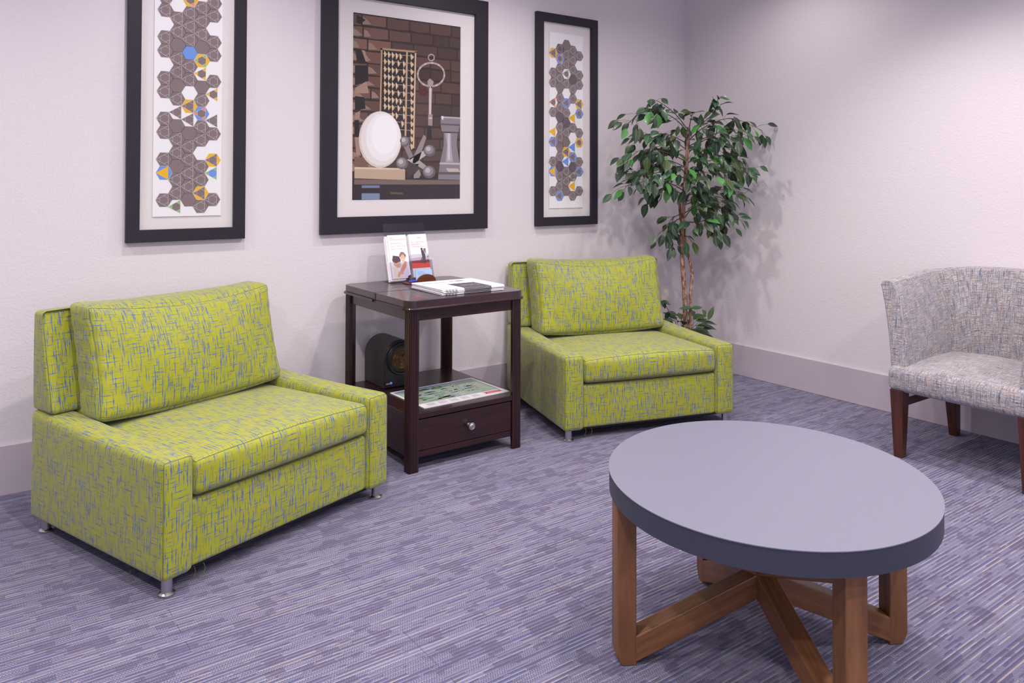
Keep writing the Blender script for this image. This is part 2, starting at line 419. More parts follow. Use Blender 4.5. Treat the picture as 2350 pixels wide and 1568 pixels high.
# ---------------------------------------------------------------- side table
TX0, TX1, TY0, TY1, TZ = -2.555, -1.962, -.742, -.085, .735
tb = empty('side_table', ((TX0+TX1)/2, (TY0+TY1)/2, 0), 0, 'dark cherry wood side table with fluted legs, drawer and lower shelf between the green armchairs', 'side table')
def L(x, y, z): return (x-(TX0+TX1)/2, y-(TY0+TY1)/2, z)
def rrect(x0, y0, x1, y1, r, n=6):
    out = []
    for cx, cy, a0 in ((x1-r, y1-r, 0), (x0+r, y1-r, 90), (x0+r, y0+r, 180), (x1-r, y0+r, 270)):
        for i in range(n+1):
            a = math.radians(a0+90*i/n); out.append((cx+r*math.cos(a), cy+r*math.sin(a)))
    return out
def tl(pts): return [(p[0]-(TX0+TX1)/2, p[1]-(TY0+TY1)/2) for p in pts]
# the top is two leaves with a small step of a gap between them
gapy = -.432
def leaf_pts(y0, y1, front):
    r = .045; x0, x1 = TX0-.012, TX1+.012; o = []
    if front:
        o += [(x1, y1), (x0, y1)]
        for a0, cx in ((180, x0+r), (270, x1-r)):
            for i in range(9): a = math.radians(a0+90*i/8); o.append((cx+r*math.cos(a), y0+r+r*math.sin(a)))
    else:
        o += [(x0, y0), (x1, y0)]
        for a0, cx in ((0, x1-r), (90, x0+r)):
            for i in range(9): a = math.radians(a0+90*i/8); o.append((cx+r*math.cos(a), y1-r+r*math.sin(a)))
    return o
bm = bmesh.new(); prism(bm, tl(leaf_pts(gapy+.002, TY1+.004, False)), .704, TZ)
o = fin('table_top', bm, TOPW, tb); bevel_mod(o, .002)
bm = bmesh.new(); prism(bm, tl(leaf_pts(TY0-.012, gapy-.002, True)), .702, TZ-.001)
o = fin('table_top', bm, TOPW, tb); bevel_mod(o, .002)
bm = bmesh.new()
ring = leaf_pts(gapy+.02, TY1+.004, False)
for front, nm in ((False, 0), (True, 1)):
    pts = leaf_pts(gapy+.006, TY1+.004, False) if not front else leaf_pts(TY0-.012, gapy-.03, True)
    cx, cy = (TX0+TX1)/2, (TY0+TY1)/2
    pp = []
    for p in pts[1:]+([pts[0]] if 0 else []): pp.append(p)
    pp = pts[1:]+pts[:1]
    tube(bm, [L(p[0]+.003*(1 if p[0] > cx else -1), p[1]+.003*(1 if p[1] > cy else -1)*0, .698) for p in pp], .0065, 8)
o = fin('bead_moulding', bm, DARKWX, tb, True)
bm = bmesh.new()
for a, b in (((TX0+.03, TY0+.012, .643), (TX1-.03, TY0+.03, .692)), ((TX0+.03, TY1-.03, .643), (TX1-.03, TY1-.012, .692)),
             ((TX0+.012, TY0+.03, .643), (TX0+.03, TY1-.03, .692)), ((TX1-.03, TY0+.03, .643), (TX1-.012, TY1-.03, .692))):
    box(bm, L(*a), L(*b))
box(bm, L(TX0+.02, TY0+.02, .690), L(TX1-.02, TY1-.02, .7025))
o = fin('table_apron', bm, DARKWX, tb); bevel_mod(o, .002)
bm = bmesh.new(); box(bm, L(TX0-.014, gapy-.012, .690), L(TX0-.004, gapy+.010, .733)); box(bm, L(TX0-.002, gapy-.006, .700), L(TX1, gapy+.006, .7325))
fin('hinge_gap', bm, DARKW, tb)
def leg_bm(sx, sy):               # reeded on the outer corner
    bm = bmesh.new(); w_ = .049; pts = []
    # outline in local coordinates with outer corner at (0,0), inner at (w,w): three reeds around the corner
    reeds = 8; path = []
    for i in range(reeds*6+1):
        t = i/(reeds*6)
        # outer L-shaped path with rounded corner
        Lh = w_*.96; s_ = t*2*Lh
        if s_ < Lh-.008: p = Vector((0, Lh-s_)); nrm = Vector((-1, 0))
        elif s_ > Lh+.008: p = Vector((s_-Lh, 0)); nrm = Vector((0, -1))
        else:
            a = (s_-(Lh-.008))/.016*PI/2; p = Vector((.008-.008*math.cos(a), .008-.008*math.sin(a))); nrm = Vector((-math.cos(a), -math.sin(a)))
        q = abs(math.sin(t*reeds*PI))
        p = p-nrm*(.0032*(1-q)); path.append((p.x, p.y))
    path.append((w_, .004)); path.append((w_, .018)); path.append((.018, w_)); path.append((.004, w_))
    pts = [(sx*(p[0]-w_/2), sy*(p[1]-w_/2)) for p in path]
    if sx*sy < 0: pts = pts[::-1]
    prism(bm, pts, 0, .697); return bm
for sx, X0 in ((1, TX0), (-1, TX1)):
    for sy, Y0 in ((1, TY0), (-1, TY1)):
        o = fin('leg', leg_bm(sx, sy), DARKW, tb); o.location = L(X0+sx*.0245, Y0+sy*.0245, 0)
bm = bmesh.new(); box(bm, L(TX0+.006, TY0+.006, .224), L(TX1-.006, TY1-.006, .248)); o = fin('shelf', bm, DARKWX, tb); bevel_mod(o, .0025)
bm = bmesh.new()
box(bm, L(TX0+.014, TY0+.03, .058), L(TX0+.032, TY1-.02, .224)); box(bm, L(TX1-.032, TY0+.03, .058), L(TX1-.014, TY1-.02, .224))
box(bm, L(TX0+.03, TY1-.035, .058), L(TX1-.03, TY1-.02, .224)); box(bm, L(TX0+.03, TY0+.012, .058), L(TX1-.03, TY1-.03, .084))
o = fin('drawer_case', bm, DARKWX, tb); bevel_mod(o, .002)
bm = bmesh.new(); box(bm, L(TX0+.052, TY0+.010, .087), L(TX1-.052, TY0+.030, .219)); dr = fin('drawer', bm, DARKWX, tb); bevel_mod(dr, .0015)
mt = Matrix.Translation(L(-2.246, TY0+.010, .153)) @ Matrix.Rotation(PI/2, 4, 'X')
bm = bmesh.new(); lathe(bm, [(.010, 0), (.009, .002), (.007, .006), (.0075, .013), (.0145, .018), (.0165, .022), (.016, .026), (.0125, .0275), (.0115, .0262), (.009, .0285), (.004, .0295)], 28, mat=mt)
fin('knob', bm, NICKEL, dr)

# ---------------------------------------------------------------- coffee table
CT = (-2.374, -2.389); CB = (-2.385, -2.382)
ct = empty('coffee_table', (CT[0], CT[1], 0), 0, 'oval grey-topped coffee table on crossed walnut legs in front of the chairs', 'coffee table')
ea = math.atan2(-.693, -.721)
def ell(s_, dz=0):
    out = []
    for i in range(96):
        a = 2*PI*i/96; x = (.452-s_)*math.cos(a); y = (.417-s_)*math.sin(a)
        out.append((x*math.cos(ea)-y*math.sin(ea), x*math.sin(ea)+y*math.cos(ea)))
    return out
zt = .47
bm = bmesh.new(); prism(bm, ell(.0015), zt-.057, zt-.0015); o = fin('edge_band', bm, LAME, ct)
for f in o.data.polygons: f.use_smooth = len(f.vertices) == 4
bm = bmesh.new(); prism(bm, ell(0), zt-.0022, zt); o = fin('table_top', bm, LAM, ct)
def beam(bm, a, b, wd, hh, tdir, cut=None):
    """parallelogram beam from a to b in a vertical plane, wd wide along tdir, hh tall vertically"""
    uvl = bm.loops.layers.uv.verify(); a, b, t = Vector(a), Vector(b), Vector(tdir)
    ln = (b-a).length; vs = []
    for p in (a, b):
        for s_ in (-1, 1):
            for q in (-1, 1): vs.append(bm.verts.new(p+t*(s_*wd/2)+Vector((0, 0, q*hh/2))))
    for q in ((0, 1, 3, 2), (4, 6, 7, 5), (0, 4, 5, 1), (2, 3, 7, 6), (0, 2, 6, 4), (1, 5, 7, 3)):
        f = bm.faces.new([vs[i] for i in q])
        for lp in f.loops:
            i = vs.index(lp.vert); along = ln if i >= 4 else 0; k = i % 4
            lp[uvl].uv = ((k % 2)*.05+(k//2)*.055+len(bm.faces)*.13, along)
def vpost(bm, c, d, t, r0, r1, wt, z1, ch):
    """vertical post, radial from r0 to r1, chamfered at the outer foot"""
    uvl = bm.loops.layers.uv.verify()
    prof = [(r0, 0), (r1-ch, 0), (r1, ch*2.0), (r1, z1), (r0, z1)]
    A = []; B = []
    for r, z in prof:
        for lst, s_ in ((A, -1), (B, 1)):
            p = Vector((c[0], c[1], z))+Vector(d)*r+Vector(t)*(s_*wt/2); lst.append(bm.verts.new(p))
    n = len(prof); fs = [bm.faces.new(A), bm.faces.new(B[::-1])]
    for i in range(n): fs.append(bm.faces.new((A[i], B[i], B[(i+1) % n], A[(i+1) % n])))
    for k, f in enumerate(fs):
        for lp in f.loops:
            p = lp.vert.co; lp[uvl].uv = (p.x*.7+p.y*.7+k*.21, p.z+c[0])
cb = (CB[0]-CT[0], CB[1]-CT[1])
for ang, r1 in ((151.5, .402), (-28.5, .405), (62, .395), (244.6, .417)):
    d = Vector((math.cos(math.radians(ang)), math.sin(math.radians(ang)), 0)); t = Vector((-d.y, d.x, 0))
    bm = bmesh.new(); vpost(bm, cb, d, t, r1-.052, r1, .053, zt-.058, .014)
    o = fin('leg', bm, WALNUT, ct); bevel_mod(o, .003)
    bm = bmesh.new(); c3 = Vector((cb[0], cb[1], .188)); ft = Vector((cb[0], cb[1], .040))+d*(r1-.052+.003)
    c4 = Vector((cb[0], cb[1], .222)); op = Vector((cb[0], cb[1], .386))+d*(r1-.048)
    beam(bm, ft, c3, .052, .066, t); o = fin('brace', bm, WALNUT, ct); bevel_mod(o, .003)
    bm = bmesh.new(); beam(bm, c4, op, .050, .050, t); o = fin('upper_brace', bm, WALNUT, ct); bevel_mod(o, .003)

# ---------------------------------------------------------------- tweed chair
tc_ = empty('tweed_chair', (-.36, -2.10, 0), 0, 'grey-blue tweed barrel chair with wooden legs by the right wall', 'armchair')
def TL_(x, y, z): return (x+.36, y+2.10, z)
def wts(Q, u):
    z = Q.z
    if u[2] > 0: z += .022*u[2]*(1-u[0]**2*.6)*(1-u[1]**2*.5)+.012*u[2]*min(1, (Q.x+.31)/.3)
    return (Q.x, Q.y, z)
R = RBox((-.03, 0, .350), (.56, .612, .105), .030, (.004, .004, .0), wts, (14, 16, 5), (0, 0))
bm = bmesh.new(); R.build(bm); fin('seat', bm, TWEED, tc_, True)
def shell():
    bm = bmesh.new(); uvl = bm.loops.layers.uv.verify()
    # centre line of the wall seen from above: front of left arm, round the back, front of right arm
    hw, xf, xb, rc = .262, -.284, .265, .15
    path = []
    for i in range(9): path.append((xf+(xb-rc-xf)*i/8, hw, 0, 1))
    for i in range(1, 9): a = PI/2*i/8; path.append((xb-rc+rc*math.sin(a), hw-rc+rc*math.cos(a), math.sin(a), math.cos(a)))
    for i in range(1, 13): path.append((xb, (hw-rc)*(1-2*i/12), 1, 0))
    for i in range(1, 9): a = PI/2*i/8; path.append((xb-rc+rc*math.cos(a), -(hw-rc)-rc*math.sin(a), math.cos(a), -math.sin(a)))
    for i in range(1, 9): path.append((xb-rc+(xf-xb+rc)*i/8, -hw, 0, -1))
    zs = [.385, .40, .45, .52, .60, .68, .75]
    cols = []; ln = 0; prev = None
    for (x, y, nx, ny) in path:
        if prev: ln += math.hypot(x-prev[0], y-prev[1])
        prev = (x, y); back = max(0, min(1, (x-xf)/(xb-xf)))
        top = .775+.032*back+.018*(1-(y/hw)**2)*(1 if back > .9 else 0)
        prof = []; th = .036
        for z in [q/.75*1 for q in (0,)] and zs:
            k = (z-.385)/(.80-.385); fl = .040*k*k+.042*k; prof.append((fl+th, z))
        k = (top-.385)/.415; fl = .040*k*k+.042*k
        prof += [(fl+th*.98, top-.012), (fl+th*.75, top+.006), (fl, top+.014), (fl-th*.75, top+.006), (fl-th, top-.012)]
        for z in zs[::-1]:
            k = (z-.385)/(.80-.385); fl = .040*k*k+.042*k; prof.append((fl-th-.012*math.sin(PI*min(1, max(0, (z-.40)/.38))), z))
        sl = .050*(1-back)        # arm fronts lean back as they rise
        col = []; v = 0; pv = None
        for off, z in prof:
            if pv: v += math.hypot(off-pv[0], z-pv[1])
            pv = (off, z)
            col.append((bm.verts.new((x+nx*off*.35+sl*((z-.385)/.4), y+ny*off*(1 if abs(ny) > .01 else 0)*1.0+0, z) if 0 else (x+nx*(off if off > 0 else off)+0*off+sl*((z-.385)/.4)-(nx*max(0, (z-.385))*.10), y+ny*off, z)), v))
        cols.append((col, ln))
    for (A, la), (B, lb) in zip(cols, cols[1:]):
        for i in range(len(A)-1):
            f = bm.faces.new((A[i][0], A[i+1][0], B[i+1][0], B[i][0])); f.smooth = True
            for lp, uv in zip(f.loops, ((la, A[i][1]), (la, A[i+1][1]), (lb, B[i+1][1]), (lb, B[i][1]))): lp[uvl].uv = (uv[0], uv[1])
    for col, sgn in ((cols[0][0], 1), (cols[-1][0], -1)):   # arm front faces, slightly domed
        n = len(col); mid = n//2
        for i in range(mid):
            j = n-1-i
            if j-1 <= i: break
            a, b, c_, d_ = col[i][0], col[i+1][0], col[j-1][0], col[j][0]
            q = [a, b, c_, d_] if b is not c_ else [a, b, d_]
            f = bm.faces.new(q); 
            for lp in f.loops: lp[uvl].uv = (lp.vert.co.y+7, lp.vert.co.z)
    return bm
bm = shell(); o = fin('backrest', bm, TWEED, tc_, False)
for f in o.data.polygons: f.use_smooth = True
bevel_mod(o, .010, 3); o.modifiers['bevel'].angle_limit = math.radians(50)
def tleg(x, y, tx, ty, zt_=.305):
    bm = bmesh.new(); a, b = .030, .019
    lo = [bm.verts.new((x+tx+i*b, y+ty+j*b, 0)) for i, j in ((-1, -1), (1, -1), (1, 1), (-1, 1))]
    hi = [bm.verts.new((x+i*a, y+j*a, zt_)) for i, j in ((-1, -1), (1, -1), (1, 1), (-1, 1))]
    for i in range(4): bm.faces.new((lo[i], lo[(i+1) % 4], hi[(i+1) % 4], hi[i]))
    bm.faces.new(hi); bm.faces.new(lo[::-1]); o = fin('leg', bm, CHAIRW, tc_); bevel_mod(o, .002)
for sy in (1, -1):
    tleg(-.275, sy*.262, .0, .0); tleg(.215, sy*.262, .030, 0)
    bm = bmesh.new(); box(bm, (-.26, sy*.262-.011, .225), (.215, sy*.262+.011, .262)); o = fin('stretcher', bm, CHAIRW, tc_); bevel_mod(o, .002)

# ---------------------------------------------------------------- flat prints
class Print:
    """flat printed sheet: polygons of ink on a plane; ex, ey unit axes, n towards the viewer"""
    def __init__(s, o, ex, ey): s.o, s.ex, s.ey = Vector(o), Vector(ex), Vector(ey); s.n = s.ex.cross(s.ey).normalized(); s.bm = bmesh.new(); s.m = []; s.L = 0
    def mi(s, rgb):
        mt = flat(rgb) if isinstance(rgb, tuple) else rgb
        if mt not in s.m: s.m.append(mt)
        return s.m.index(mt)
    def poly(s, pts, rgb, lay=1):
        vs = [s.bm.verts.new(s.o+s.ex*p[0]+s.ey*p[1]+s.n*(lay*.00012)) for p in pts]
        f = s.bm.faces.new(vs); f.material_index = s.mi(rgb); f.normal_update()
        if f.normal.dot(s.n) < 0: f.normal_flip()
    def line(s, a, b, wd, rgb, lay=3):
        d = Vector((b[0]-a[0], b[1]-a[1])); 
        if d.length < 1e-7: return
        d.normalize(); t = Vector((-d.y, d.x))*wd/2
        s.poly([(a[0]+t.x, a[1]+t.y), (b[0]+t.x, b[1]+t.y), (b[0]-t.x, b[1]-t.y), (a[0]-t.x, a[1]-t.y)], rgb, lay)
    def disc(s, c, rx, ry, rgb, lay=2, n=20, rot=0):
        s.poly([(c[0]+rx*math.cos(2*PI*i/n)*math.cos(rot)-ry*math.sin(2*PI*i/n)*math.sin(rot), c[1]+rx*math.cos(2*PI*i/n)*math.sin(rot)+ry*math.sin(2*PI*i/n)*math.cos(rot)) for i in range(n)], rgb, lay)
    def text(s, txt, pos, size, rgb, lay=4, align='LEFT', shear=0):
        cu = bpy.data.curves.new('lettering', 'FONT'); cu.body = txt; cu.size = size; cu.align_x = align; cu.shear = shear; cu.resolution_u = 3
        ob = bpy.data.objects.new('lettering', cu); C.objects.link(ob)
        bpy.context.view_layer.update(); me = bpy.data.meshes.new_from_object(ob)
        vs = [s.bm.verts.new(s.o+s.ex*(pos[0]+v.co.x)+s.ey*(pos[1]+v.co.y)+s.n*(lay*.00012)) for v in me.vertices]; k = s.mi(rgb)
        for p in me.polygons:
            try: s.bm.faces.new([vs[i] for i in p.vertices]).material_index = k
            except ValueError: pass
        bpy.data.objects.remove(ob); bpy.data.meshes.remove(me); bpy.data.curves.remove(cu)
    def done(s, name, parent=None):
        me = bpy.data.meshes.new(name); s.bm.to_mesh(me); s.bm.free(); o = link(name, me, s.m); 
        if parent: o.parent = parent; o.location = -Vector(parent.location)
        return o
BR = (132, 116, 118); BRD = (108, 90, 100); YE = (240, 186, 40); BL_ = (112, 152, 226); GRN = (140, 196, 120); OR = (240, 136, 104); LN = (228, 222, 228)
def hexcell(P, cx, cy, R, outer, corner, inner, solid=None, lines=True):
    v = [(cx+R*math.cos(k*PI/3), cy+R*math.sin(k*PI/3)) for k in range(6)]
    if solid: P.poly(v, solid, 1); [P.line(v[i], v[(i+1) % 6], .0011, LN) for i in range(6)]; return
    T = [v[3], v[1], v[5]]
    if outer:
        for a, b, c_ in ((3, 2, 1), (1, 0, 5), (5, 4, 3)):
            col = outer[(a, 1, 5).index(a)-0] if isinstance(outer, list) else outer
            P.poly([v[a], v[b], v[c_]], col, 1)
    lerp = lambda a, b, t: (a[0]+(b[0]-a[0])*t, a[1]+(b[1]-a[1])*t)
    H = []
    for i in range(3):
        a, b = T[i], T[(i+1) % 3]; H += [lerp(a, b, 1/3), lerp(a, b, 2/3)]
    if inner: P.poly(H, inner, 1)
    if corner:
        for i in range(3):
            P.poly([T[i], lerp(T[i], T[(i+1) % 3], 1/3), lerp(T[i], T[(i+2) % 3], 1/3)], corner, 1)
    if lines:
        for i in range(3):
            P.line(T[i], T[(i+1) % 3], .0010, LN); P.line(lerp(T[i], T[(i+1) % 3], 1/3), lerp(T[i], T[(i+2) % 3], 1/3), .0009, LN)
        if outer == BR or outer == BRD: [P.line(v[i], v[(i+1) % 6], .0010, LN) for i in range(6)]
CODE = {'H': dict(outer=BR, corner=BR, inner=BR), 'D': dict(outer=BRD, corner=BRD, inner=BRD), 'S': dict(outer=0, corner=0, inner=0, solid=BR), 'K': dict(outer=0, corner=0, inner=0, solid=BRD),
        'B': dict(outer=0, corner=0, inner=0, solid=BL_), 'T': dict(outer=None, corner=BR, inner=BR), 't': dict(outer=None, corner=GRN, inner=BR), 'y': dict(outer=None, corner=YE, inner=BR),
        'b': dict(outer=None, corner=GRN, inner=BL_), 'Y': dict(outer=YE, corner=BR, inner=BR), 'G': dict(outer=YE, corner=GRN, inner=BR), 'O': dict(outer=YE, corner=OR, inner=BR),
        'P': dict(outer=BL_, corner=OR, inner=BR), 'Q': dict(outer=BL_, corner=BR, inner=BR), 'o': dict(outer=None, corner=OR, inner=BR), 'Z': dict(outer=BL_, corner=YE, inner=YE, lines=False),
        'L': dict(outer=None, corner=YE, inner=YE, lines=False), 'l': dict(outer=None, corner=BL_, inner=BL_, lines=False), 'g': dict(outer=BR, corner=GRN, inner=BR)}
def hexart(P, cx, zlow, cols, R=.0345):
    dx = 1.5*R; dy = math.sqrt(3)*R
    for k, s_ in enumerate(cols):      # columns listed from the bottom up
        for j, ch in enumerate(s_):
            if ch in CODE: hexcell(P, cx+(k-2)*dx, zlow+j*dy+(dy/2 if k % 2 == 0 else 0), R, **CODE[ch])
def picture(name, x0, x1, z0, z1, fw, d, label, group, paint, mat_in=None, sheet=None):
    root = empty(name, ((x0+x1)/2, 0, z0), 0, label, 'framed picture', group)
    def G(x, y, z): return (x-(x0+x1)/2, y, z-z0)
    bm = bmesh.new()                   # mitred moulding
    def prof(q): return [(q[0], q[1])]
    O = [(x0, z0), (x1, z0), (x1, z1), (x0, z1)]; I = [(x0+fw, z0+fw), (x1-fw, z0+fw), (x1-fw, z1-fw), (x0+fw, z1-fw)]
    for i in range(4):
        j = (i+1) % 4
        def V(p, y): return bm.verts.new(G(p[0], y, p[1]))
        sec = [(O[i], O[j], -.001), (O[i], O[j], -d+.003), None, None]
        a = [V(O[i], -.001), V(O[j], -.001), V(O[i], -d), V(O[j], -d), V(I[i], -d), V(I[j], -d), V(I[i], -.004), V(I[j], -.004)]
        for q in ((0, 1, 3, 2), (2, 3, 5, 4), (4, 5, 7, 6), (6, 7, 1, 0)): bm.faces.new([a[t] for t in q])
    bmesh.ops.remove_doubles(bm, verts=bm.verts, dist=1e-5)
    o = fin('frame', bm, FRAME, root); bevel_mod(o, .0018, 2)
    bm = bmesh.new(); box(bm, G(x0+fw-.004, -.010, z0+fw-.004), G(x1-fw+.004, -.004, z1-fw+.004)); fin('mat_board', bm, MATB, root)
    if sheet:
        bm = bmesh.new(); box(bm, G(sheet[0], -.0145, sheet[2]), G(sheet[1], -.0125, sheet[3])); fin('paper_sheet', bm, PAPER, root)
        bm = bmesh.new(); box(bm, G(sheet[0]+.03, -.0125, sheet[2]+.03), G(sheet[1]-.03, -.0100, sheet[3]-.03)); fin('spacer', bm, MATB, root)
    P = Print((0, -.0146 if sheet else -.0101, 0), (1, 0, 0), (0, 0, 1)); paint(P); P.done('art_print', root)
    bm = bmesh.new(); box(bm, G(x0+fw-.002, -.0215, z0+fw-.002), G(x1-fw+.002, -.0195, z1-fw+.002)); fin('glass', bm, GLASS, root)
    return root
LEFTC = ['H.ZH.HH.HH.HH.HHt.H', 'tHHSHHSTHSHHSHH.HSHH', 'SHHHHSTY.HHBHHHOHH.H', 'HYHH.HHPHSyGSHHHHST', 'H.bY.HT.yH.HH.HHQ.H']
def paintL(P): hexart(P, -3.276, 1.1265, [q[:16] for q in LEFTC])
def paintR(P):
    cols = ['H.ZH.QL.Ho.HH.Y', 'QHHKHSHHKHHSHHPD', 'SHHlYSHKHQ.HtHHS', 'HLgKQl.HL.HHKHHH', 'H.QH.OH.QY.HH.H']
    hexart(P, -1.082, 1.153, cols)
gp = 'framed hexagon pattern prints'
picture('picture_frame', -3.532, -3.028, .975, 2.256, .054, .028, 'black framed hexagon pattern print on the wall above the left armchair', gp, paintL, sheet=(-3.425, -3.135, 1.084, 2.145))
picture('picture_frame', -1.318, -.834, .975, 2.256, .052, .028, 'narrow black framed hexagon pattern print on the wall nearest the corner', gp, paintR, sheet=(-1.214, -.948, 1.080, 2.145))
def paintC(P):
    rng = random.Random(5)
    x0, x1, z0, z1 = -2.488, -1.845, 1.145, 2.100
    P.poly([(x0-.006, z0-.006), (x1+.006, z0-.006), (x1+.006, z1+.006), (x0-.006, z1+.006)], (214, 206, 208), 0)
    P.poly([(x0-.004, z0-.004), (x1+.004, z0-.004), (x1+.004, z1+.004), (x0-.004, z1+.004)], (240, 236, 238), 1)
    P.poly([(x0, z0), (x1, z0), (x1, z1), (x0, z1)], (46, 30, 30), 2)
    W, H = x1-x0, z1-z0
    rows = 13
    for r in range(rows):
        zz = z0+.14+(H-.14)*r/rows; hh = (H-.14)/rows; off = rng.random()*.09
        xx = x0-off
        while xx < x1:
            bw = .10+rng.random()*.05; a, b = max(x0, xx+.004), min(x1, xx+bw-.004)
            if b-a > .01:
                s_ = (a-x0)/W; lum = rng.uniform(.85, 1.15)*(1.55 if s_ < .16 else 1.2 if s_ < .5 else 1.05)
                j = [rng.uniform(-.003, .003) for _ in range(8)]
                base = (int(72*lum), int(52*lum), int(46*lum)); base = tuple(min(255, 4*(q//4)) for q in base)
                top = min(z1, zz+hh-.006)
                P.poly([(a, zz+.004+j[0]), ((a+b)/2, zz+.003+j[1]), (b, zz+.005+j[2]), (b, top+min(0, j[3])), ((a+b)/2, top+min(0, j[4])), (a, top+min(0, j[5]))], base, 3)
                if s_ < .25 and rng.random() < .7:
                    P.poly([(a, zz+.006), (min(b, a+.03+rng.random()*.04), zz+.012), (a+.02, zz+hh*.6), (a, zz+hh*.7)], (150, 122, 108), 4)
            xx += bw
    def c(u, v):                       # from the photo of the picture to the print itself
        p = at(790+u/3.2677, v/3.2677, 1, -.0101); return (min(x1, max(x0, p.x)), min(z1, max(z0, p.z)))
    def pl(pts, col, lay): P.poly([c(*q) for q in pts], col, lay)
    def el(cu, cv, ru, rv, col, lay, n=32, rot=0):
        pl([(cu+ru*math.cos(2*PI*i/n)*math.cos(rot)-rv*math.sin(2*PI*i/n)*math.sin(rot), cv+ru*math.cos(2*PI*i/n)*math.sin(rot)+rv*math.sin(2*PI*i/n)*math.cos(rot)) for i in range(n)], col, lay)
    def ln(a, b, wd, col, lay):
        P.line(c(*a), c(*b), wd*.00065, col, lay)
    # dark gaps of broken brick at the left
    for q in (((80, 365), (150, 380), (175, 470), (95, 460)), ((80, 490), (175, 490), (180, 610), (80, 640)), ((80, 720), (150, 730), (160, 815), (80, 830)), ((75, 900), (110, 900), (115, 1020), (75, 1020)), ((95, 110), (160, 150), (120, 180), (90, 170))): pl(q, (30, 20, 24), 5)
    for q in (((80, 660), (165, 610), (185, 700), (80, 700)), ((80, 850), (120, 830), (115, 890), (80, 890)), ((130, 375), (155, 380), (178, 465), (160, 460)), ((78, 1030), (110, 1030), (125, 1170), (90, 1160))): pl(q, (164, 134, 118), 6)
    # shelf
    pl([(72, 1380), (882, 1382), (880, 1500), (70, 1502)], (40, 32, 38), 6); pl([(75, 1345), (882, 1352), (882, 1384), (73, 1384)], (118, 98, 94), 7)
    pl([(130, 1390), (265, 1390), (265, 1410), (130, 1410)], (110, 128, 160), 8); pl([(130, 1450), (265, 1450), (265, 1498), (130, 1498)], (120, 138, 170), 8); pl([(345, 1440), (440, 1445), (440, 1460), (345, 1455)], (90, 84, 60), 8)
    # abacus
    pl([(272, 358), (542, 384), (527, 1115), (440, 1010), (262, 860)], (34, 26, 28), 8)
    for k in range(13):
        v0 = 405+k*56
        for j in range(5):
            gap = 26 if (j == 4 and k % 3) else (14 if (j > 2 and k % 2) else 0)
            u0 = 296+j*29+gap; vv = v0+j*5
            if vv > 840+max(0, (u0-330))*1.1+10 or u0 > 440: continue
            pl([(u0+4, vv-26), (u0+24, vv+2), (u0+6, vv+28), (u0+2, vv)], (206, 176, 142), 10)
            pl([(u0+4, vv-26), (u0+12, vv-14), (u0+10, vv+14), (u0+6, vv+28), (u0+2, vv)], (232, 208, 176), 11)
        vv = v0+22
        pl([(498, vv-26), (522, vv+2), (502, vv+26), (496, vv)], (218, 190, 156), 10)
        ln((290, v0-4), (520, v0+16), 5, (170, 152, 136), 9)
    ln((280, 362), (270, 840), 14, (186, 150, 120), 12); ln((274, 366), (542, 390), 16, (176, 140, 112), 12); ln((534, 388), (518, 1112), 14, (214, 184, 150), 12)
    ln((470, 390), (458, 1020), 16, (196, 166, 134), 12)
    # key
    for k in range(36):
        a, b = 2*PI*k/36, 2*PI*(k+1)/36
        ln((650+100*math.cos(a), 560+88*math.sin(a)), (650+100*math.cos(b), 560+88*math.sin(b)), 16, (176, 158, 158) if k % 3 else (204, 188, 186), 12)
        ln((652+22*math.cos(a), 432+24*math.sin(a)), (652+22*math.cos(b), 432+24*math.sin(b)), 11, (182, 164, 162), 12)
    pl([(622, 610), (640, 588), (670, 612), (660, 660), (630, 660)], (170, 152, 150), 13)
    pl([(634, 650), (658, 650), (652, 860), (632, 860)], (188, 170, 168), 13); pl([(640, 650), (648, 650), (646, 860), (638, 860)], (222, 208, 206), 14)
    pl([(628, 858), (662, 858), (660, 945), (628, 940)], (160, 142, 138), 14); pl([(632, 880), (658, 880), (658, 892), (632, 892)], (206, 190, 186), 15)
    pl([(622, 950), (652, 950), (656, 1050), (618, 1050)], (24, 20, 28), 13)
    pl([(565, 650), (620, 650), (620, 720), (565, 720)], (84, 26, 30), 6)
    # wooden block and egg
    pl([(75, 1175), (165, 1185), (180, 1255), (75, 1250)], (120, 92, 74), 9)
    pl([(76, 1253), (440, 1262), (456, 1275), (455, 1350), (75, 1338)], (190, 166, 142), 12); pl([(76, 1253), (440, 1262), (456, 1275), (76, 1268)], (218, 198, 174), 13)
    el(268, 1047, 160, 212, (214, 204, 200), 14, 48); el(274, 1040, 152, 203, (232, 224, 222), 15, 48); el(290, 1030, 128, 180, (242, 238, 240), 16, 40); el(300, 1010, 96, 145, (248, 246, 248), 17, 40)
    # jack
    for q, col in ((((595, 1010), (615, 1030), (560, 1200), (515, 1180)), (150, 138, 140)), (((440, 1090), (480, 1090), (520, 1180), (490, 1200)), (140, 128, 130)), (((470, 1200), (560, 1150), (610, 1120), (620, 1160), (520, 1230)), (190, 180, 180)), (((520, 1180), (560, 1200), (620, 1250), (590, 1270), (510, 1220)), (172, 160, 160)), (((490, 1230), (560, 1230), (490, 1335), (465, 1330)), (62, 52, 56)), (((520, 1310), (560, 1270), (575, 1310), (560, 1335), (520, 1338)), (150, 138, 136))): pl(q, col, 13)
    for cu, cv, rr in ((452, 1062, 40), (432, 1225, 46), (638, 1130, 44), (634, 1290, 48)):
        el(cu, cv, rr, rr, (104, 96, 104), 14, 20); el(cu-4, cv-6, rr*.75, rr*.75, (142, 134, 140), 15, 18); el(cu-9, cv-12, rr*.4, rr*.4, (190, 182, 184), 16, 14)
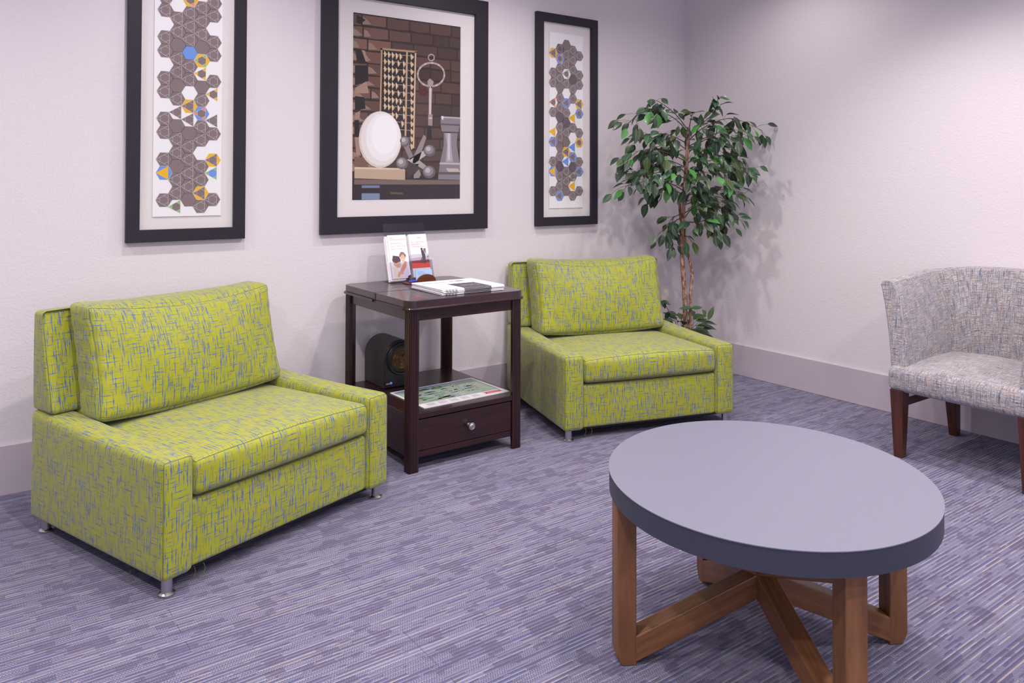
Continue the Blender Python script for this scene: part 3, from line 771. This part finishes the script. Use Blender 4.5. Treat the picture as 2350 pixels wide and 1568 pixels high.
    # chess rook
    pl([(724, 872), (868, 880), (866, 920), (858, 985), (850, 990), (842, 1080), (862, 1215), (880, 1275), (880, 1350), (702, 1345), (706, 1300), (718, 1215), (745, 1090), (745, 995), (728, 980), (720, 920)], (134, 126, 134), 13)
    pl([(755, 990), (800, 994), (800, 1090), (815, 1215), (760, 1215), (770, 1090)], (172, 164, 172), 14); pl([(775, 1000), (790, 1000), (792, 1200), (775, 1200)], (206, 200, 206), 15)
    pl([(724, 872), (868, 880), (867, 892), (724, 884)], (180, 174, 180), 14); pl([(722, 925), (864, 932), (863, 945), (722, 938)], (92, 84, 92), 14); pl([(728, 985), (856, 990), (854, 1000), (735, 996)], (86, 78, 86), 14)
    pl([(716, 1218), (864, 1222), (868, 1236), (712, 1232)], (190, 182, 184), 14); pl([(704, 1290), (880, 1292), (880, 1310), (703, 1308)], (92, 84, 90), 14); pl([(760, 1262), (850, 1264), (870, 1290), (780, 1290)], (196, 182, 172), 15)
    pl([(728, 870), (745, 872), (742, 898), (730, 897)], (226, 222, 226), 16)
picture('picture_frame', -2.659, -1.669, .976, 2.262, .085, .028, 'large black framed photograph of egg, abacus and key on the wall above the side table', None, paintC)

# ---------------------------------------------------------------- wall plates
for (x0, x1, z0, z1, lb) in ((-2.179, -2.105, .392, .510, 'cream outlet plate on the wall behind the side table'), (-.240, -.167, .415, .530, 'cream outlet plate on the wall beside the potted tree')):
    r = empty('outlet_plate', ((x0+x1)/2, 0, (z0+z1)/2), 0, lb, 'outlet plate', 'wall outlet plates')
    bm = bmesh.new(); box(bm, (-.037, -.006, -.058), (.037, -.0005, .058)); o = fin('plate', bm, PLATE, r); bevel_mod(o, .002)
    bm = bmesh.new()
    for zc in (-.024, .024): box(bm, (-.016, -.008, zc-.014), (.016, -.005, zc+.014))
    o = fin('socket', bm, PLATE, r); bevel_mod(o, .003)

# ---------------------------------------------------------------- heater on the shelf
hx, hz = -2.362, .248; hw = .088; hc = .385
ht = empty('fan_heater', (hx, -.20, hz), 0, 'black arch-shaped fan heater with round grille on the lower shelf of the side table', 'heater')
def arch(hw_, zc, n=24, z0=0): return [(hw_, z0), ]+[(hw_*math.cos(PI*i/n), zc+hw_*math.sin(PI*i/n)) for i in range(n+1)]+[(-hw_, z0)]
zc = hc-hz
bm = bmesh.new(); prism(bm, arch(hw, zc), -.092, .115, fn=lambda x, y, z: (x, z, y)); o = fin('housing', bm, BLACKP, ht); bevel_mod(o, .005, 3)
for f in o.data.polygons: f.use_smooth = True
bm = bmesh.new(); prism(bm, arch(hw-.003, zc, z0=.003), -.102, -.091, fn=lambda x, y, z: (x, z, y)); o = fin('front_panel', bm, BLACKF, ht); bevel_mod(o, .004, 3)
FM = Matrix.Translation((0.004, -.102, zc)) @ Matrix.Rotation(PI/2, 4, 'X')
bm = bmesh.new(); lathe(bm, [(.080, -.001), (.080, .005), (.076, .010), (.070, .008), (.066, .010), (.062, .006), (.056, .006), (.056, -.003)], 40, mat=FM)
g = fin('grille_ring', bm, BLACKF, ht)
bm = bmesh.new(); lathe(bm, [(.055, .0004), (.055, .0012)], 32, mat=FM); fin('heating_disc', bm, Mat('amber_reflector', srgb(96, 74, 40), .35, metal=.6).mat, ht)
bm = bmesh.new()
for rr in (.018, .036, .052): tube(bm, [FM @ Vector((rr*math.cos(2*PI*i/28), rr*math.sin(2*PI*i/28), .007)) for i in range(29)], .0009, 5)
for k in range(8):
    a = 2*PI*k/8+.2; tube(bm, [FM @ Vector((.012*math.cos(a), .012*math.sin(a), .007)), FM @ Vector((.058*math.cos(a), .058*math.sin(a), .007))], .0008, 5)
fin('wire_guard', bm, Mat('guard_wire', srgb(70, 62, 50), .4, metal=.7).mat, ht)
bm = bmesh.new()
for k in range(3):
    a = 2*PI*k/3+.5; c1 = FM @ Vector((0, 0, .004))
    vs = [FM @ Vector((r_*math.cos(a+da), r_*math.sin(a+da), zz)) for r_, da, zz in ((.008, -.3, .002), (.048, -.12, .002), (.050, .42, .0055), (.010, .6, .0055))]
    bm.faces.new([bm.verts.new(q) for q in vs])
fin('fan_blade', bm, Mat('amber_blade', srgb(130, 98, 52), .4, metal=.5).mat, ht)
bm = bmesh.new(); lathe(bm, [(.0065, 0), (.0065, .002), (.005, .003)], 20, mat=Matrix.Translation((-.052, -.102, .025)) @ Matrix.Rotation(PI/2, 4, 'X'))
o = fin('indicator_dot', bm, flat((120, 176, 236)), ht)
bm = bmesh.new(); box(bm, (-.078, -.1035, .021), (-.060, -.1015, .026)); fin('badge', bm, flat((150, 150, 160)), ht)

# ---------------------------------------------------------------- map sheet on the shelf
def paint_map(P, W, H):
    rng = random.Random(8)
    P.poly([(0, 0), (W, 0), (W, H), (0, H)], (238, 234, 240), 0)
    P.poly([(.010, .062), (W-.010, .062), (W-.010, H-.012), (.010, H-.012)], (164, 180, 166), 1)
    P.poly([(.010, H-.035), (W-.010, H-.024), (W-.010, H-.012), (.010, H-.012)], (120, 142, 196), 2)
    for _ in range(90):
        x = rng.uniform(.02, W-.10); y = rng.uniform(.066, H-.05); w_ = rng.uniform(.015, .08); h_ = rng.uniform(.004, .014)
        f = x/W
        col = rng.choice([(70, 142, 96), (100, 160, 120), (60, 124, 96), (170, 170, 172), (130, 146, 190)] if f < .45 else [(150, 184, 150), (176, 190, 170), (186, 186, 188), (160, 172, 206), (150, 180, 162)])
        P.poly([(x, y), (x+w_, y+rng.uniform(-.004, .004)), (x+w_*.9, y+h_), (x+w_*.1, y+h_)], col, 3)
    for _ in range(34):
        x = rng.uniform(.10, W-.07); y = rng.uniform(.07, H-.05); a = rng.choice([.5, .7, 2.3, 1.1]); l = rng.uniform(.02, .06)
        p1 = (x+l*math.cos(a), min(H-.02, y+l*math.sin(a))); P.line((x, y), p1, .0014, (238, 236, 240), 5)
    for _ in range(26):
        x = rng.uniform(.02, W-.03); y = rng.uniform(.07, H-.04); s_ = .0035
        P.poly([(x, y), (x+s_*2, y), (x+s_*2, y+s_), (x, y+s_)], rng.choice([(226, 190, 60), (206, 70, 60), (60, 90, 170), (236, 160, 60)]), 6)
    for i in range(5): P.poly([(.035+i*.06, .015), (.075+i*.06, .015), (.075+i*.06, .050), (.035+i*.06, .050)], (214, 206, 218), 2)
    P.poly([(W-.118, .022), (W-.020, .022), (W-.026, .036), (W-.020, .050), (W-.118, .050), (W-.110, .036)], (216, 74, 84), 4)
    for i in range(8): P.poly([(W-.100+i*.0085, .031), (W-.0945+i*.0085, .031), (W-.0945+i*.0085, .041), (W-.100+i*.0085, .041)], (240, 190, 196), 5)
mp = empty('area_map', (-2.222, -.527, .2485), math.radians(1.5), 'colourful printed area map lying on the lower shelf of the side table', 'map')
bm = bmesh.new(); box(bm, (-.232, -.155, 0), (.232, .155, .0028)); fin('paper', bm, PAPER, mp)
P = Print((-.232, -.155, .0030), (1, 0, 0), (0, 1, 0)); paint_map(P, .464, .31)
me = bpy.data.meshes.new('map_print'); P.bm.to_mesh(me); P.bm.free(); link('map_print', me, P.m, mp)

# ---------------------------------------------------------------- newspapers
NW, NH = .335, .285
pos_words = ['topmost', 'second from the top', 'third from the top', 'fourth from the top', 'fourth from the bottom', 'third from the bottom', 'second from the bottom', 'bottom']
rng = random.Random(3)
NC = (-2.200, -.556)
nn = 8; th = .0030
for k in range(nn):
    zz = TZ+.0003+(nn-1-k)*(th+.0003)
    n_ = empty('newspaper', (NC[0]+(rng.uniform(-.004, .004) if k else 0), NC[1]+(rng.uniform(-.004, .004) if k else 0), zz), rng.uniform(-.015, .015),
               'folded newspaper on the side table, %s of the stack' % pos_words[k], 'newspaper', 'newspapers stacked on the side table')
    bm = bmesh.new(); R = RBox((0, 0, th/2), (NW, NH, th), .0013, (0, 0, 0), None, (12, 10, 1)); R.build(bm); fin('folded_sheets', bm, PAPER, n_, True)
    P = Print((-NW/2, -NH/2, th+.0001), (1, 0, 0), (0, 1, 0))
    P.poly([(.115, .0), (.262, .0), (.262, .150), (.115, .150)], (92, 84, 94), 1)       # dark picture across the fold
    for i in range(5): P.poly([(.150+i*.02, .06+.01*(i % 2)), (.162+i*.02, .06+.01*(i % 2)), (.160+i*.02, .10), (.152+i*.02, .10)], (150, 140, 146), 2)
    P.text('the Review', (.07, .215), .036, (120, 130, 160), 2) if 0 else None
    P.poly([(.020, .205), (.075, .205), (.082, .235), (.020, .235)], (170, 200, 236), 1)
    for i in range(6): P.poly([(.088+i*.011, .212), (.095+i*.011, .212), (.095+i*.011, .226), (.088+i*.011, .226)], (120, 120, 134), 1)
    P.disc((.185, .225), .014, .014, (214, 160, 160), 1); P.poly([(.205, .212), (.250, .212), (.250, .238), (.205, .238)], (140, 126, 136), 1)
    for c_ in range(2):
        for i in range(11):
            P.line((.010+c_*.05, .012+i*.012), (.050+c_*.05, .012+i*.012), .0022, (176, 170, 182), 1)
    for i in range(14): P.line((.272, .012+i*.013), (.326, .012+i*.013), .0022, (178, 172, 184), 1)
    me = bpy.data.meshes.new('front_page'); P.bm.to_mesh(me); P.bm.free(); link('front_page', me, P.m, n_)
    # print seen on the folded edge
    P = Print((-NW/2, -NH/2-.0004, 0), (1, 0, 0), (0, 0, 1))
    P.poly([(.115, .0006), (.262, .0006), (.262, th-.0006), (.115, th-.0006)], (84, 76, 86), 1)
    for i in range(4): P.poly([(.018+i*.016, .0006), (.029+i*.016, .0006), (.029+i*.016, th-.0006), (.018+i*.016, th-.0006)], (130, 124, 138), 1)
    me = bpy.data.meshes.new('fold_print'); P.bm.to_mesh(me); P.bm.free(); link('fold_print', me, P.m, n_)

# ---------------------------------------------------------------- brochure holder, brochures
HB = Vector((-2.243, -.185, TZ)); lean = math.atan2(.085, .285)
hd = empty('brochure_holder', HB, 0, 'clear acrylic two-pocket brochure holder standing on the side table', 'brochure holder')
LM = Matrix.Rotation(-lean, 4, 'X')       # leaning frame: x across, z up along the panel, -y to the front
bm = bmesh.new(); box(bm, (-.118, 0, .002), (.118, .003, .302), mat=LM); fin('back_panel', bm, ACRYL, hd)
bm = bmesh.new(); box(bm, (-.118, -.005, 0.0), (.118, .096, .003)); fin('foot', bm, ACRYL, hd)
bm = bmesh.new()
box(bm, (-.118, -.034, .012), (.118, -.032, .100), mat=LM); box(bm, (-.118, -.032, .010), (.118, 0, .013), mat=LM)
for x in (-.118, -.001, .116): box(bm, (x, -.032, .012), (x+.002, 0, .100), mat=LM)
fin('pocket', bm, ACRYL, hd)
RED = (226, 72, 66)
def front_left(P, W, H):
    P.poly([(0, 0), (W, 0), (W, H), (0, H)], (250, 246, 246), 0)
    P.text('IHG', (.010, H-.018), .011, RED, 2); P.line((.032, H-.012), (.052, H-.012), .0012, (220, 190, 196), 2); P.line((.032, H-.015), (.046, H-.015), .001, (220, 190, 196), 2)
    P.line((.004, H-.024), (W-.004, H-.024), .0016, (232, 120, 112), 2)
    for i, t_ in enumerate(('Experience a', 'more rewarding', 'way to travel')): P.text(t_, (.011, H-.046-i*.0145), .0124, (176, 168, 178), 2, shear=.25)
    # two people embracing, cropped at the sheet
    P.poly([(.010, .095), (.018, .118), (.050, .112), (.058, .095), (.054, .080), (.030, .074), (.014, .084)], (88, 66, 84), 3)     # dark hair
    P.poly([(.014, .086), (.030, .078), (.052, .086), (.056, .070), (.048, .056), (.034, .054), (.018, .070)], (232, 178, 150), 4)
    P.poly([(.052, .108), (.055, .126), (.066, .134), (.080, .131), (.090, .118), (.088, .104)], (128, 84, 84), 4)
    P.poly([(.058, .102), (.058, .112), (.066, .118), (.078, .117), (.085, .108), (.083, .094), (.074, .084), (.064, .088)], (240, 180, 154), 5)
    for q in (.0635, .0765): P.disc((q, .1235-(q-.0635)*.2), .0058, .0042, (238, 226, 230), 6, 12); P.disc((q, .1235-(q-.0635)*.2), .0044, .0030, (96, 76, 92), 7, 12)
    P.poly([(.064, .0985), (.075, .0965), (.073, .0935), (.067, .0940)], (252, 244, 240), 6)
    for q in (.066, .077): P.poly([(q-.003, .107), (q+.003, .107), (q+.003, .106), (q-.003, .106)], (120, 80, 76), 6)
    P.poly([(.036, .070), (.042, .069), (.041, .067)], (160, 92, 82), 6)
    P.poly([(.010, .0), (.012, .060), (.034, .052), (.050, .030), (.052, 0)], (246, 232, 214), 5)
    P.poly([(.048, .060), (.060, .080), (.088, .060), (.098, .030), (.098, 0), (.052, 0)], (238, 226, 240), 4)
    P.poly([(.044, .026), (.052, .048), (.080, .088), (.092, .080), (.084, .056), (.062, .028)], (230, 158, 134), 6)
    P.poly([(.030, .016), (.040, .036), (.062, .036), (.066, .022), (.048, .020), (.036, .004)], (236, 176, 148), 7)
    P.poly([(.088, .010), (W, .016), (W, 0), (.084, 0)], (70, 34, 44), 7)
def front_right(P, W, H):
    P.poly([(0, 0), (W, 0), (W, H), (0, H)], (248, 244, 250), 0)
    P.text('IHG', (.052, H-.022), .011, RED, 2); P.line((.076, H-.016), (.098, H-.016), .0012, (210, 196, 210), 2); P.line((.076, H-.019), (.090, H-.019), .001, (210, 196, 210), 2)
    for i, t_ in enumerate(("Let's make every", 'experience a', 'rewarding one')): P.text(t_, (.010, H-.044-i*.0115), .0112, (232, 128, 122), 2, shear=.25)
    P.poly([(0, .088), (W, .094), (W, .118), (0, .118)], (206, 200, 214), 2); P.poly([(0, .082), (W, .082), (W, .106), (0, .098)], (176, 168, 184), 3)
    P.poly([(0, .072), (W, .072), (W, .088), (0, .084)], (150, 50, 62), 4); P.poly([(0, .046), (W, .046), (W, .074), (0, .074)], (240, 88, 66), 4)
    PO = lambda pts, col, lay: P.poly([(a, b-.014) for a, b in pts], col, lay)
    DO = lambda c_, rx, ry, col, lay, n: P.disc((c_[0], c_[1]-.014), rx, ry, col, lay, n)
    PO([(.062, .084), (.066, .110), (.062, .148), (.070, .154), (.082, .144), (.084, .120), (.080, .080), (.074, .080), (.074, .104), (.068, .084)], (76, 66, 80), 5)
    PO([(.046, .086), (.060, .110), (.066, .120), (.062, .100), (.052, .084)], (84, 74, 88), 5)
    DO((.067, .157), .006, .007, (70, 56, 70), 6, 14); DO((.084, .154), .007, .0075, (120, 104, 120), 6, 14)
    PO([(.076, .150), (.092, .148), (.090, .134), (.078, .132)], (150, 140, 156), 6); PO([(.096, .118), (W-.002, .124), (W-.002, .116), (.096, .114)], (80, 70, 88), 5)
    P.disc((.082, .022), .0022, .0022, (216, 120, 130), 4, 8)
def brochure(x, depth, dz, paint, label, grp, W=.104, H=.222, th=.0035, tilt=0):
    b = empty('brochure', HB, 0, label, 'brochure', grp)
    mtx = LM @ Matrix.Translation((x, -depth, .016+dz)) @ Matrix.Rotation(tilt, 4, 'Y')
    bm = bmesh.new(); box(bm, (-W/2, -th, 0), (W/2, -.0003, H), mat=mtx); fin('folded_leaflet', bm, PAPER, b)
    o = mtx @ Vector((-W/2, -th-.0002, 0)); ex = (mtx.to_3x3() @ Vector((1, 0, 0))); ey = (mtx.to_3x3() @ Vector((0, 0, 1)))
    P = Print(o, ex, ey); paint(P, W, H)
    me = bpy.data.meshes.new('cover_print'); P.bm.to_mesh(me); P.bm.free(); link('cover_print', me, P.m, b)
for k in range(4):
    dz = (0, -.010, -.004, -.012)[k] if k else 0
    brochure(-.060-(.006+.003*k if k else 0), .0170-.0045*k, dz, front_left, ('white brochure with two embracing people on its cover, at the front of the left pocket', 'white brochure just behind the front one in the left pocket', 'third white brochure from the front in the left pocket', 'rearmost white brochure in the left pocket, shifted left')[k], 'brochures in the left pocket')
for k in range(4):
    brochure(.058-(.002*k if k else 0), .0170-.0045*k, -.002*k, front_right, ('white brochure with a dancing couple and red band, at the front of the right pocket', 'white brochure just behind the front one in the right pocket', 'third white brochure from the front in the right pocket', 'rearmost white brochure in the right pocket')[k], 'brochures in the right pocket')
# card holder with card and pen
BRW = wood('card_holder_wood', srgb(84, 44, 24), srgb(118, 66, 38), .3, axis='X')
CHX, CHY = -2.212, -.262
ch = empty('card_holder', (CHX, CHY, TZ), math.radians(0), 'small brown wooden card holder with a half-round front on the side table', 'card holder')
bm = bmesh.new(); box(bm, (-.105, -.020, 0), (.066, .030, .007)); o = fin('tray', bm, BRW, ch); bevel_mod(o, .002)
bm = bmesh.new(); prism(bm, [(.054*math.cos(PI*i/24), .036*math.sin(PI*i/24)) for i in range(25)], -.012, -.005, fn=lambda x, y, z: (x+.008, z, y+.007))
o = fin('front_plate', bm, BRW, ch); bevel_mod(o, .001)
bm = bmesh.new(); box(bm, (-.040, .014, .007), (.056, .022, .022)); fin('back_rail', bm, BRW, ch)
cd = empty('business_card', (CHX+.004, CHY+.002, TZ+.0075), 0, 'pale blue card with lettering standing in the wooden card holder', 'card')
mtx = Matrix.Rotation(-.12, 4, 'X')
bm = bmesh.new(); box(bm, (-.047, -.001, 0), (.045, .004, .056), mat=mtx); fin('card', bm, flat((176, 206, 244)), cd)
P = Print(mtx @ Vector((-.047, -.0013, 0)), mtx.to_3x3() @ Vector((1, 0, 0)), mtx.to_3x3() @ Vector((0, 0, 1)))
P.text('NICE TO', (.008, .044), .0095, (120, 150, 206), 1); P.text('MEET YOU', (.008, .034), .0095, (120, 150, 206), 1)
me = bpy.data.meshes.new('card_print'); P.bm.to_mesh(me); P.bm.free(); link('card_print', me, P.m, cd)
pn = empty('pen', (CHX-.01, CHY-.004, TZ+.0115), 0, 'bright blue pen lying on the wooden card holder', 'pen')
bm = bmesh.new(); RX = Matrix.Translation((-.078, .0, 0)) @ Matrix.Rotation(PI/2, 4, 'Y')
lathe(bm, [(.0015, 0), (.0042, .004), (.0044, .010), (.0044, .115), (.0042, .145), (.002, .150)], 12, mat=RX); fin('barrel', bm, Mat('blue_plastic', srgb(48, 62, 214), .3).mat, pn)

# ---------------------------------------------------------------- potted tree
TRX, TRY = -.440, -.385
tr = empty('potted_tree', (TRX, TRY, 0), 0, 'artificial ficus tree with twin trunks in a pot in the corner behind the armchair', 'potted tree')
TR0 = Vector((TRX, TRY, 0)); side = Vector((math.cos(YAW), -math.sin(YAW), 0)); fwd = Vector((math.sin(YAW), math.cos(YAW), 0))
dep = (TR0-CAMP).dot(_F)
def tp(u, v, dd=0.0):              # photo point -> point of the tree, dd metres deeper
    d = _F+_R*((u-1175)/CF)-_U*((v-SY)/CF); p = CAMP+d*(dep+dd)
    p.x = min(p.x, -.035); p.y = min(p.y, -.035); return p-TR0
POTC = Mat('pot_terracotta', srgb(150, 96, 74), .7).mat
bm = bmesh.new(); lathe(bm, [(.095, 0), (.105, .01), (.135, .27), (.146, .275), (.146, .305), (.134, .305), (.130, .285), (.02, .285)], 36); fin('pot', bm, POTC, tr)
m = Mat('moss', rough=.95); m.coords('Object'); q = m.noise(m.vec, 60, 4); m.color(m.mix(q, srgb(50, 52, 30), srgb(98, 90, 58))); m.bump(q, .01)
bm = bmesh.new(); lathe(bm, [(.129, .286), (.11, .297), (.05, .302), (.01, .303)], 30); fin('moss', bm, m.mat, tr)
m = Mat('bark', rough=.85); x, y, z = m.coords('Object'); q = m.noise(m.comb(x*1.0, y*1.0, z*.35), 90, 4, .7)
c = m.mix(((q-.42)*4.0).clamp(), srgb(112, 76, 64), srgb(214, 172, 150)); m.color(c); m.bump(q, .003, .8); BARK = m.mat
TWIG = Mat('twig', srgb(84, 72, 52), .8).mat
def smooth(pts, k=5):
    out = []
    P_ = [pts[0]]+pts+[pts[-1]]
    for i in range(1, len(P_)-2):
        for j in range(k):
            t = j/k; a, b, c_, d = P_[i-1], P_[i], P_[i+1], P_[i+2]
            out.append(.5*((2*b)+(c_-a)*t+(2*a-5*b+4*c_-d)*t*t+(3*b-a-3*c_+d)*t**3))
    out.append(P_[-2]); return out
b0 = tp(1573, 748); b0 = Vector((b0.x, b0.y, .28))
trunkA = smooth([b0, tp(1572, 690), tp(1566, 600), tp(1565, 540), tp(1568, 480), tp(1572, 420), tp(1577, 360), tp(1580, 292)])
trunkB = smooth([Vector((b0.x+.03, b0.y-.02, .28)), tp(1584, 690, -.03), tp(1588, 630, -.03), tp(1583, 600, -.03), tp(1576, 565, -.02), tp(1568, 530, .02), tp(1562, 500, .03), tp(1559, 462, .03)])
bm = bmesh.new(); tube(bm, trunkA, lambda t: .0150-.004*t, 10); fin('trunk', bm, BARK, tr, True)
bm = bmesh.new(); tube(bm, trunkB, lambda t: .0095-.001*t, 8); fin('trunk', bm, BARK, tr, True)
LG = []
for nm, c1, c2 in (('leaf_dark', (26, 44, 34), (46, 70, 52)), ('leaf_mid', (36, 70, 48), (56, 94, 62)), ('leaf_bright', (58, 128, 56), (92, 160, 78)), ('leaf_olive', (50, 68, 34), (76, 92, 46))):
    m = Mat(nm, rough=.38, spec=.5, coat=.1); x, y, z = m.coords('UV'); q = m.noise(m.comb(x*3.0, y*3.0), 5, 3)
    rib = ((x-.5).abs()).gt(.035).rsub(1.0); vein = ((y*9.0+(x-.5).abs()*6.0).fract()-.5).abs().gt(.44)
    cc = m.mix(q, srgb(*c1), srgb(*c2)); cc = m.mix((rib*.35).max(vein*.15), cc, srgb(140, 170, 110)); m.color(cc)
    m.b.inputs['Subsurface Weight'].default_value = 0; LG.append(m.mat)
def leaf(bm, p, d, nrm, ln, wd, mi, curl=.25):
    uvl = bm.loops.layers.uv.verify(); d = d.normalized(); s_ = d.cross(nrm)
    if s_.length < .01: s_ = d.cross(Vector((1, .3, .1)))
    s_.normalize(); n = s_.cross(d).normalized(); rows = []
    prof = [(0, .04), (.12, .50), (.32, .96), (.52, 1.0), (.72, .72), (.88, .30), (1.0, .03)]
    for t, k in prof:
        c_ = p+d*(ln*t)-n*(curl*ln*t*t*.6); wv = wd/2*k
        rows.append([(bm.verts.new(c_+s_*wv+n*(wv*.28)), (1-.5*(1-k)*0 if 0 else .5+.5*k, t)), (bm.verts.new(c_), (.5, t)), (bm.verts.new(c_-s_*wv+n*(wv*.28)), (.5-.5*k, t))])
    for a, b in zip(rows, rows[1:]):
        for i in (0, 1):
            q = (a[i], a[i+1], b[i+1], b[i]); f = bm.faces.new([v[0] for v in q]); f.material_index = mi; f.smooth = True
            for lp, v in zip(f.loops, q): lp[uvl].uv = v[1]
rng = random.Random(21)
tw = bmesh.new(); fo = bmesh.new()
def clampw(p):
    q = p.copy(); q.x = min(q.x, -TRX-.012); q.y = min(q.y, -TRY-.012); return q
def branch(a, pts, nl, spread=.05, bright=.10, size=1.10):
    nl = int(nl*1.32); spread *= 1.08
    path = smooth([a]+pts, 6); path = [clampw(q) for q in path]
    tube(tw, path, lambda t: .0034-.0022*t, 5)
    N = len(path)
    for i in range(nl):
        t = .22+.78*(i+rng.random()*.6)/nl; k = min(N-2, int(t*(N-1))); base = path[k].lerp(path[k+1], rng.random())
        along = (path[k+1]-path[k]).normalized()
        off = Vector((rng.uniform(-1, 1), rng.uniform(-1, 1), rng.uniform(-.95, .55)))*spread
        tip = clampw(base+off+along*.01)
        if (tip-base).length > .012: tube(tw, [base, (base+tip)/2+Vector((0, 0, .004)), tip], .0009, 4, cap=False)
        dr = (off.normalized()*.75+along*.60+Vector((0, 0, -.20-.45*rng.random()))).normalized()
        nr = Vector((rng.uniform(-.6, .6), rng.uniform(-.6, .6), 1))-fwd*.7
        r = rng.random(); mi = 2 if r < bright else (1 if r < .42 else (3 if r < .55 else 0))
        ln = rng.uniform(.054, .088)*size
        e = tip+dr*ln
        if e.x > -TRX-.008 or e.y > -TRY-.008: dr = (dr-Vector((max(0, e.x+TRX+.03), max(0, e.y+TRY+.03), 0))*14).normalized()
        leaf(fo, tip, dr, nr, ln, ln*rng.uniform(.46, .58), mi, rng.uniform(.1, .45))
B = [ # start, way points, leaves, spread
 ((1580, 305), [(1545, 270, -.05), (1490, 250, -.12), (1440, 285, -.16)], 22, .055), ((1580, 300), [(1550, 262, .0), (1515, 235, -.05), (1492, 228, -.08)], 11, .035),
 ((1578, 330), [(1530, 308, -.10), (1480, 312, -.18), (1455, 325, -.2)], 13, .045), ((1577, 345), [(1545, 325, .05), (1515, 335, .06), (1490, 345, .05)], 11, .045),
 ((1576, 372), [(1530, 350, -.12), (1470, 345, -.2), (1435, 375, -.24)], 24, .055), ((1575, 385), [(1540, 370, .04), (1500, 365, .04), (1470, 385, .02)], 14, .05),
 ((1574, 410), [(1530, 395, -.1), (1485, 400, -.16), (1455, 398, -.18)], 16, .05), ((1572, 440), [(1530, 418, -.14), (1475, 418, -.2), (1425, 430, -.24)], 16, .045),
 ((1570, 450), [(1535, 430, .05), (1505, 440, .03), (1492, 462, .0)], 16, .05), ((1567, 490), [(1545, 500, -.05), (1528, 520, -.08), (1512, 538, -.1)], 9, .035),
 ((1567, 500), [(1550, 508, .03), (1545, 535, .02), (1540, 562, .0)], 15, .035), ((1582, 292), [(1586, 272, 0), (1590, 258, 0)], 4, .02),
 ((1582, 310), [(1610, 285, -.04), (1640, 255, -.06), (1635, 222, -.06)], 9, .03), ((1640, 258), [(1646, 238, -.06), (1648, 222, -.06)], 4, .02),
 ((1583, 320), [(1620, 290, -.06), (1680, 272, -.04), (1750, 300, .0)], 24, .045), ((1582, 335), [(1630, 312, -.16), (1680, 300, -.22), (1710, 322, -.24)], 16, .05),
 ((1580, 350), [(1620, 320, .06), (1660, 318, .08), (1690, 330, .08)], 15, .05), ((1578, 375), [(1615, 345, -.1), (1645, 330, -.14), (1668, 350, -.15)], 15, .05),
 ((1577, 400), [(1620, 372, -.12), (1680, 362, -.16), (1728, 392, -.16)], 24, .045), ((1576, 410), [(1625, 380, .05), (1670, 380, .06), (1712, 395, .05)], 15, .045),
 ((1573, 430), [(1600, 400, -.15), (1640, 400, -.2), (1690, 425, -.22)], 14, .05), ((1572, 450), [(1615, 440, -.08), (1660, 435, -.1), (1712, 444, -.1)], 16, .04),
 ((1571, 470), [(1610, 458, .05), (1650, 452, .06), (1680, 475, .06)], 15, .05), ((1569, 490), [(1610, 470, -.12), (1655, 475, -.16), (1692, 505, -.16)], 24, .05),
 ((1568, 510), [(1600, 510, -.1), (1630, 505, -.12), (1640, 530, -.13)], 18, .045), ((1568, 505), [(1590, 480, .08), (1625, 490, .1), (1665, 510, .1)], 15, .05),
 ((1567, 540), [(1580, 545, -.04), (1588, 556, -.05)], 3, .02), ((1574, 400), [(1560, 385, -.12), (1552, 390, -.16)], 10, .05), ((1572, 430), [(1590, 420, -.14), (1600, 440, -.18)], 10, .05),
 ((1578, 320), [(1560, 300, .1), (1540, 300, .14)], 9, .05), ((1575, 350), [(1600, 340, .1), (1625, 350, .16)], 10, .05)]
for st, wp_, nl, sp in B: branch(tp(*st), [tp(*q) for q in wp_], nl, sp)
fin('branches', tw, TWIG, tr, True); fin('foliage', fo, LG, tr, True, recalc=False)
tw = bmesh.new(); fo = bmesh.new()
ctr = Vector((0, 0, .29))
for k in range(46):
    a = 2*PI*k/46*5+rng.random(); r0 = rng.uniform(.02, .10); base = ctr+Vector((r0*math.cos(a), r0*math.sin(a), 0))
    up = rng.uniform(.02, .10); out = Vector((math.cos(a), math.sin(a), 0)); tip = clampw(base+out*rng.uniform(.02, .06)+Vector((0, 0, up)))
    tube(tw, [base, (base+tip)/2+Vector((0, 0, .01)), tip], .0012, 4, cap=False)
    dr = (out+Vector((0, 0, rng.uniform(-.35, .7)))).normalized(); ln = rng.uniform(.065, .125)
    e = tip+dr*ln
    if e.x > -TRX-.01 or e.y > -TRY-.01: dr = Vector((-abs(dr.x), -abs(dr.y), .6)).normalized()
    leaf(fo, tip, dr, Vector((0, 0, 1))-fwd*.4, ln, ln*.42, rng.choice([0, 0, 1, 3, 0, 1]), rng.uniform(.2, .7))
for (u, v, du, dv) in ((1590, 706, -30, 2), (1585, 708, 26, -3), (1625, 735, 12, -30), (1620, 724, -8, -12)):
    p = tp(u, v, -.05); q = tp(u+du, v+dv, -.05); leaf(fo, p, q-p, Vector((0, 0, 1))-fwd*.8, (q-p).length*1.1, .032, 1 if u < 1600 else 3, .1); tube(tw, [ctr, p], .001, 4, cap=False)
st_ = [tp(1545, 745, .05), tp(1535, 715, .05), tp(1520, 690, .05)]
tube(tw, smooth([ctr]+st_), .0022, 5)
for q in st_: 
    for j in range(3): leaf(fo, q, Vector((rng.uniform(-1, 1), rng.uniform(-1, .2), rng.uniform(-1, .3))), Vector((0, 0, 1))-fwd, .06, .028, 0, .3)
fin('base_stems', tw, TWIG, tr, True); fin('base_foliage', fo, LG, tr, True, recalc=False)
